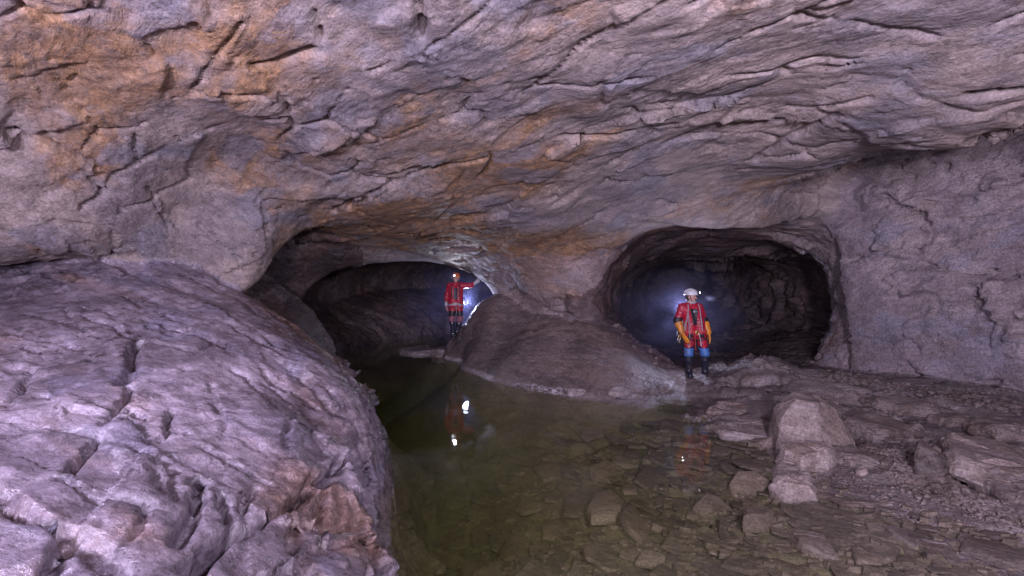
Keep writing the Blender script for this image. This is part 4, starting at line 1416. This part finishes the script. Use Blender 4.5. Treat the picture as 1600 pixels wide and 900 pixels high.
link_mesh('belt', F.mesh('belt', ['trunk'], 0.034, 0.009, 0.04, lambda X, Y, Z: np.abs(Z - 0.915 + 0.25 * np.abs(X - .03)) - 0.028), M_STRAP, rootL)
for s, x0 in ((-1, -0.08), (1, 0.13)):
    link_mesh('chest_strap', F.mesh('chest_strap', ['trunk'], 0.034, 0.009, 0.04, lambda X, Y, Z: np.maximum.reduce([Y, np.abs(X - x0) - 0.016, np.abs(Z - 1.28) - 0.18])), M_BLACK, rootL)
link_mesh('leg_loop', F.mesh('leg_loop', ['thighL'], 0.034, 0.009, 0.04, lambda X, Y, Z: np.abs(Z - 0.80 + 0.4 * (X + .06)) - 0.018), M_STRAP, rootL)
link_mesh('leg_loop', F.mesh('leg_loop', ['thighR'], 0.034, 0.009, 0.04, lambda X, Y, Z: np.abs(Z - 0.80 - 0.4 * (X - .11)) - 0.018), M_STRAP, rootL)
seg('lanyard', [(.05, -.14, .93), (.045, -.15, .80), (.06, -.15, .66), (.04, -.14, .60)], 0.010, M_STRAP, rootL)
ring((.03, -.155, .90), 0.03, 0.035, 0.009, M_STEEL, rootL)
seg('gear_sling', [(.21, -.02, 1.10), (.25, -.03, 1.04), (.27, -.03, 1.00)], 0.016, M_BLACK, rootL)


# ---- the flashes they carry on their backs, and the mist these light
def backlight(root, loc, aim, energy, col, lens_r):
    b = box('backlight', loc, (0.09, 0.07, 0.07), M_BLACK, root)
    L = sphere('lens', (0, 0.046, 0), lens_r, M_BEAM, b, (1, .5, 1))
    p = root.location + Vector(loc) + Vector(aim)
    return lamp('backlight_glow', 'SPOT', p, energy, col, 0.05, p + Vector((-0.05 * p.x, -1.0, 0.06)), (rad(172), 0.35))


# their headlamps are lit
def headlamp_beam(root, J, yaw, energy):
    la = J['lamp_az'] + yaw
    d = Vector((math.sin(la), -math.cos(la), -0.10))
    c = root.location + Vector(J['head']) + Matrix.Rotation(yaw, 3, 'Z') @ Vector((0.128 * math.sin(J['lamp_az']), 0.012 - 0.150 * math.cos(J['lamp_az']), 0.088)) + d * 0.06
    lamp('headlamp_beam', 'SPOT', c, energy, (0.80, 0.84, 1.0), 0.012, c + d, (rad(110), 0.6))


headlamp_beam(rootL, JL, rad(-8), 60)
headlamp_beam(rootR, JR, rad(48), 4)
backlight(rootL, (.195, .20, .87), (0.05, 0.45, 0.05), 130, (0.62, 0.66, 1.0), 0.05)
backlight(rootR, (-.10, .27, 1.36), (0.0, 0.30, 0.0), 95, (0.66, 0.68, 1.0), 0.04)


def mist(name, c, r, dens, col, label):
    """a soft patch of breath and damp air, thinning outwards from its middle"""
    mt = bpy.data.materials.new(name)
    mt.use_nodes = True
    t = mt.node_tree
    N = NT(t)
    t.nodes.remove(t.nodes['Principled BSDF'])
    v = t.nodes.new('ShaderNodeVolumePrincipled')
    v.inputs['Color'].default_value = (*col, 1)
    p = N.pos()
    rel = N.v('DIVIDE', N.v('SUBTRACT', p, tuple(c)), tuple(r))
    f = N.m('SUBTRACT', 1.0, N.v('LENGTH', rel), clamp=True)
    f = N.m('MULTIPLY', N.m('POWER', f, 2.6), N.map(N.noise(p, 1.8, 3, 0.55), 0.36, 0.64, 0.25, 1.7))
    N.put(v.inputs['Density'], N.m('MULTIPLY', f, dens))
    t.links.new(v.outputs[0], t.nodes['Material Output'].inputs['Volume'])
    bm = bmesh.new()
    bmesh.ops.create_icosphere(bm, subdivisions=3, radius=1.0)
    for w in bm.verts:
        w.co = Vector([c[i] + w.co[i] * r[i] for i in range(3)])
    me = bpy.data.meshes.new(name)
    bm.to_mesh(me)
    bm.free()
    o = link_mesh(name, me, mt)
    return tag(o, label, 'mist', None, 'stuff')


mist('mist', (xl + .2, yl + .9, 1.35), (3.2, 2.0, 2.0), 0.30, (0.50, 0.52, 1.0), 'blue mist glowing behind the far caver in the left passage')
mist('mist', (xr - .1, yr + .7, 1.45), (2.4, 1.6, 1.6), 0.26, (0.55, 0.57, 1.0), 'blue mist glowing behind the near caver in the right passage')
mist('breath', (xr + .24, yr - .12, zr + 1.585), (0.20, 0.14, 0.10), 2.2, (0.7, 0.72, 1.0), 'small puff of breath in front of the near caver\'s face')
print('cavers', round(time.time() - T0, 1))
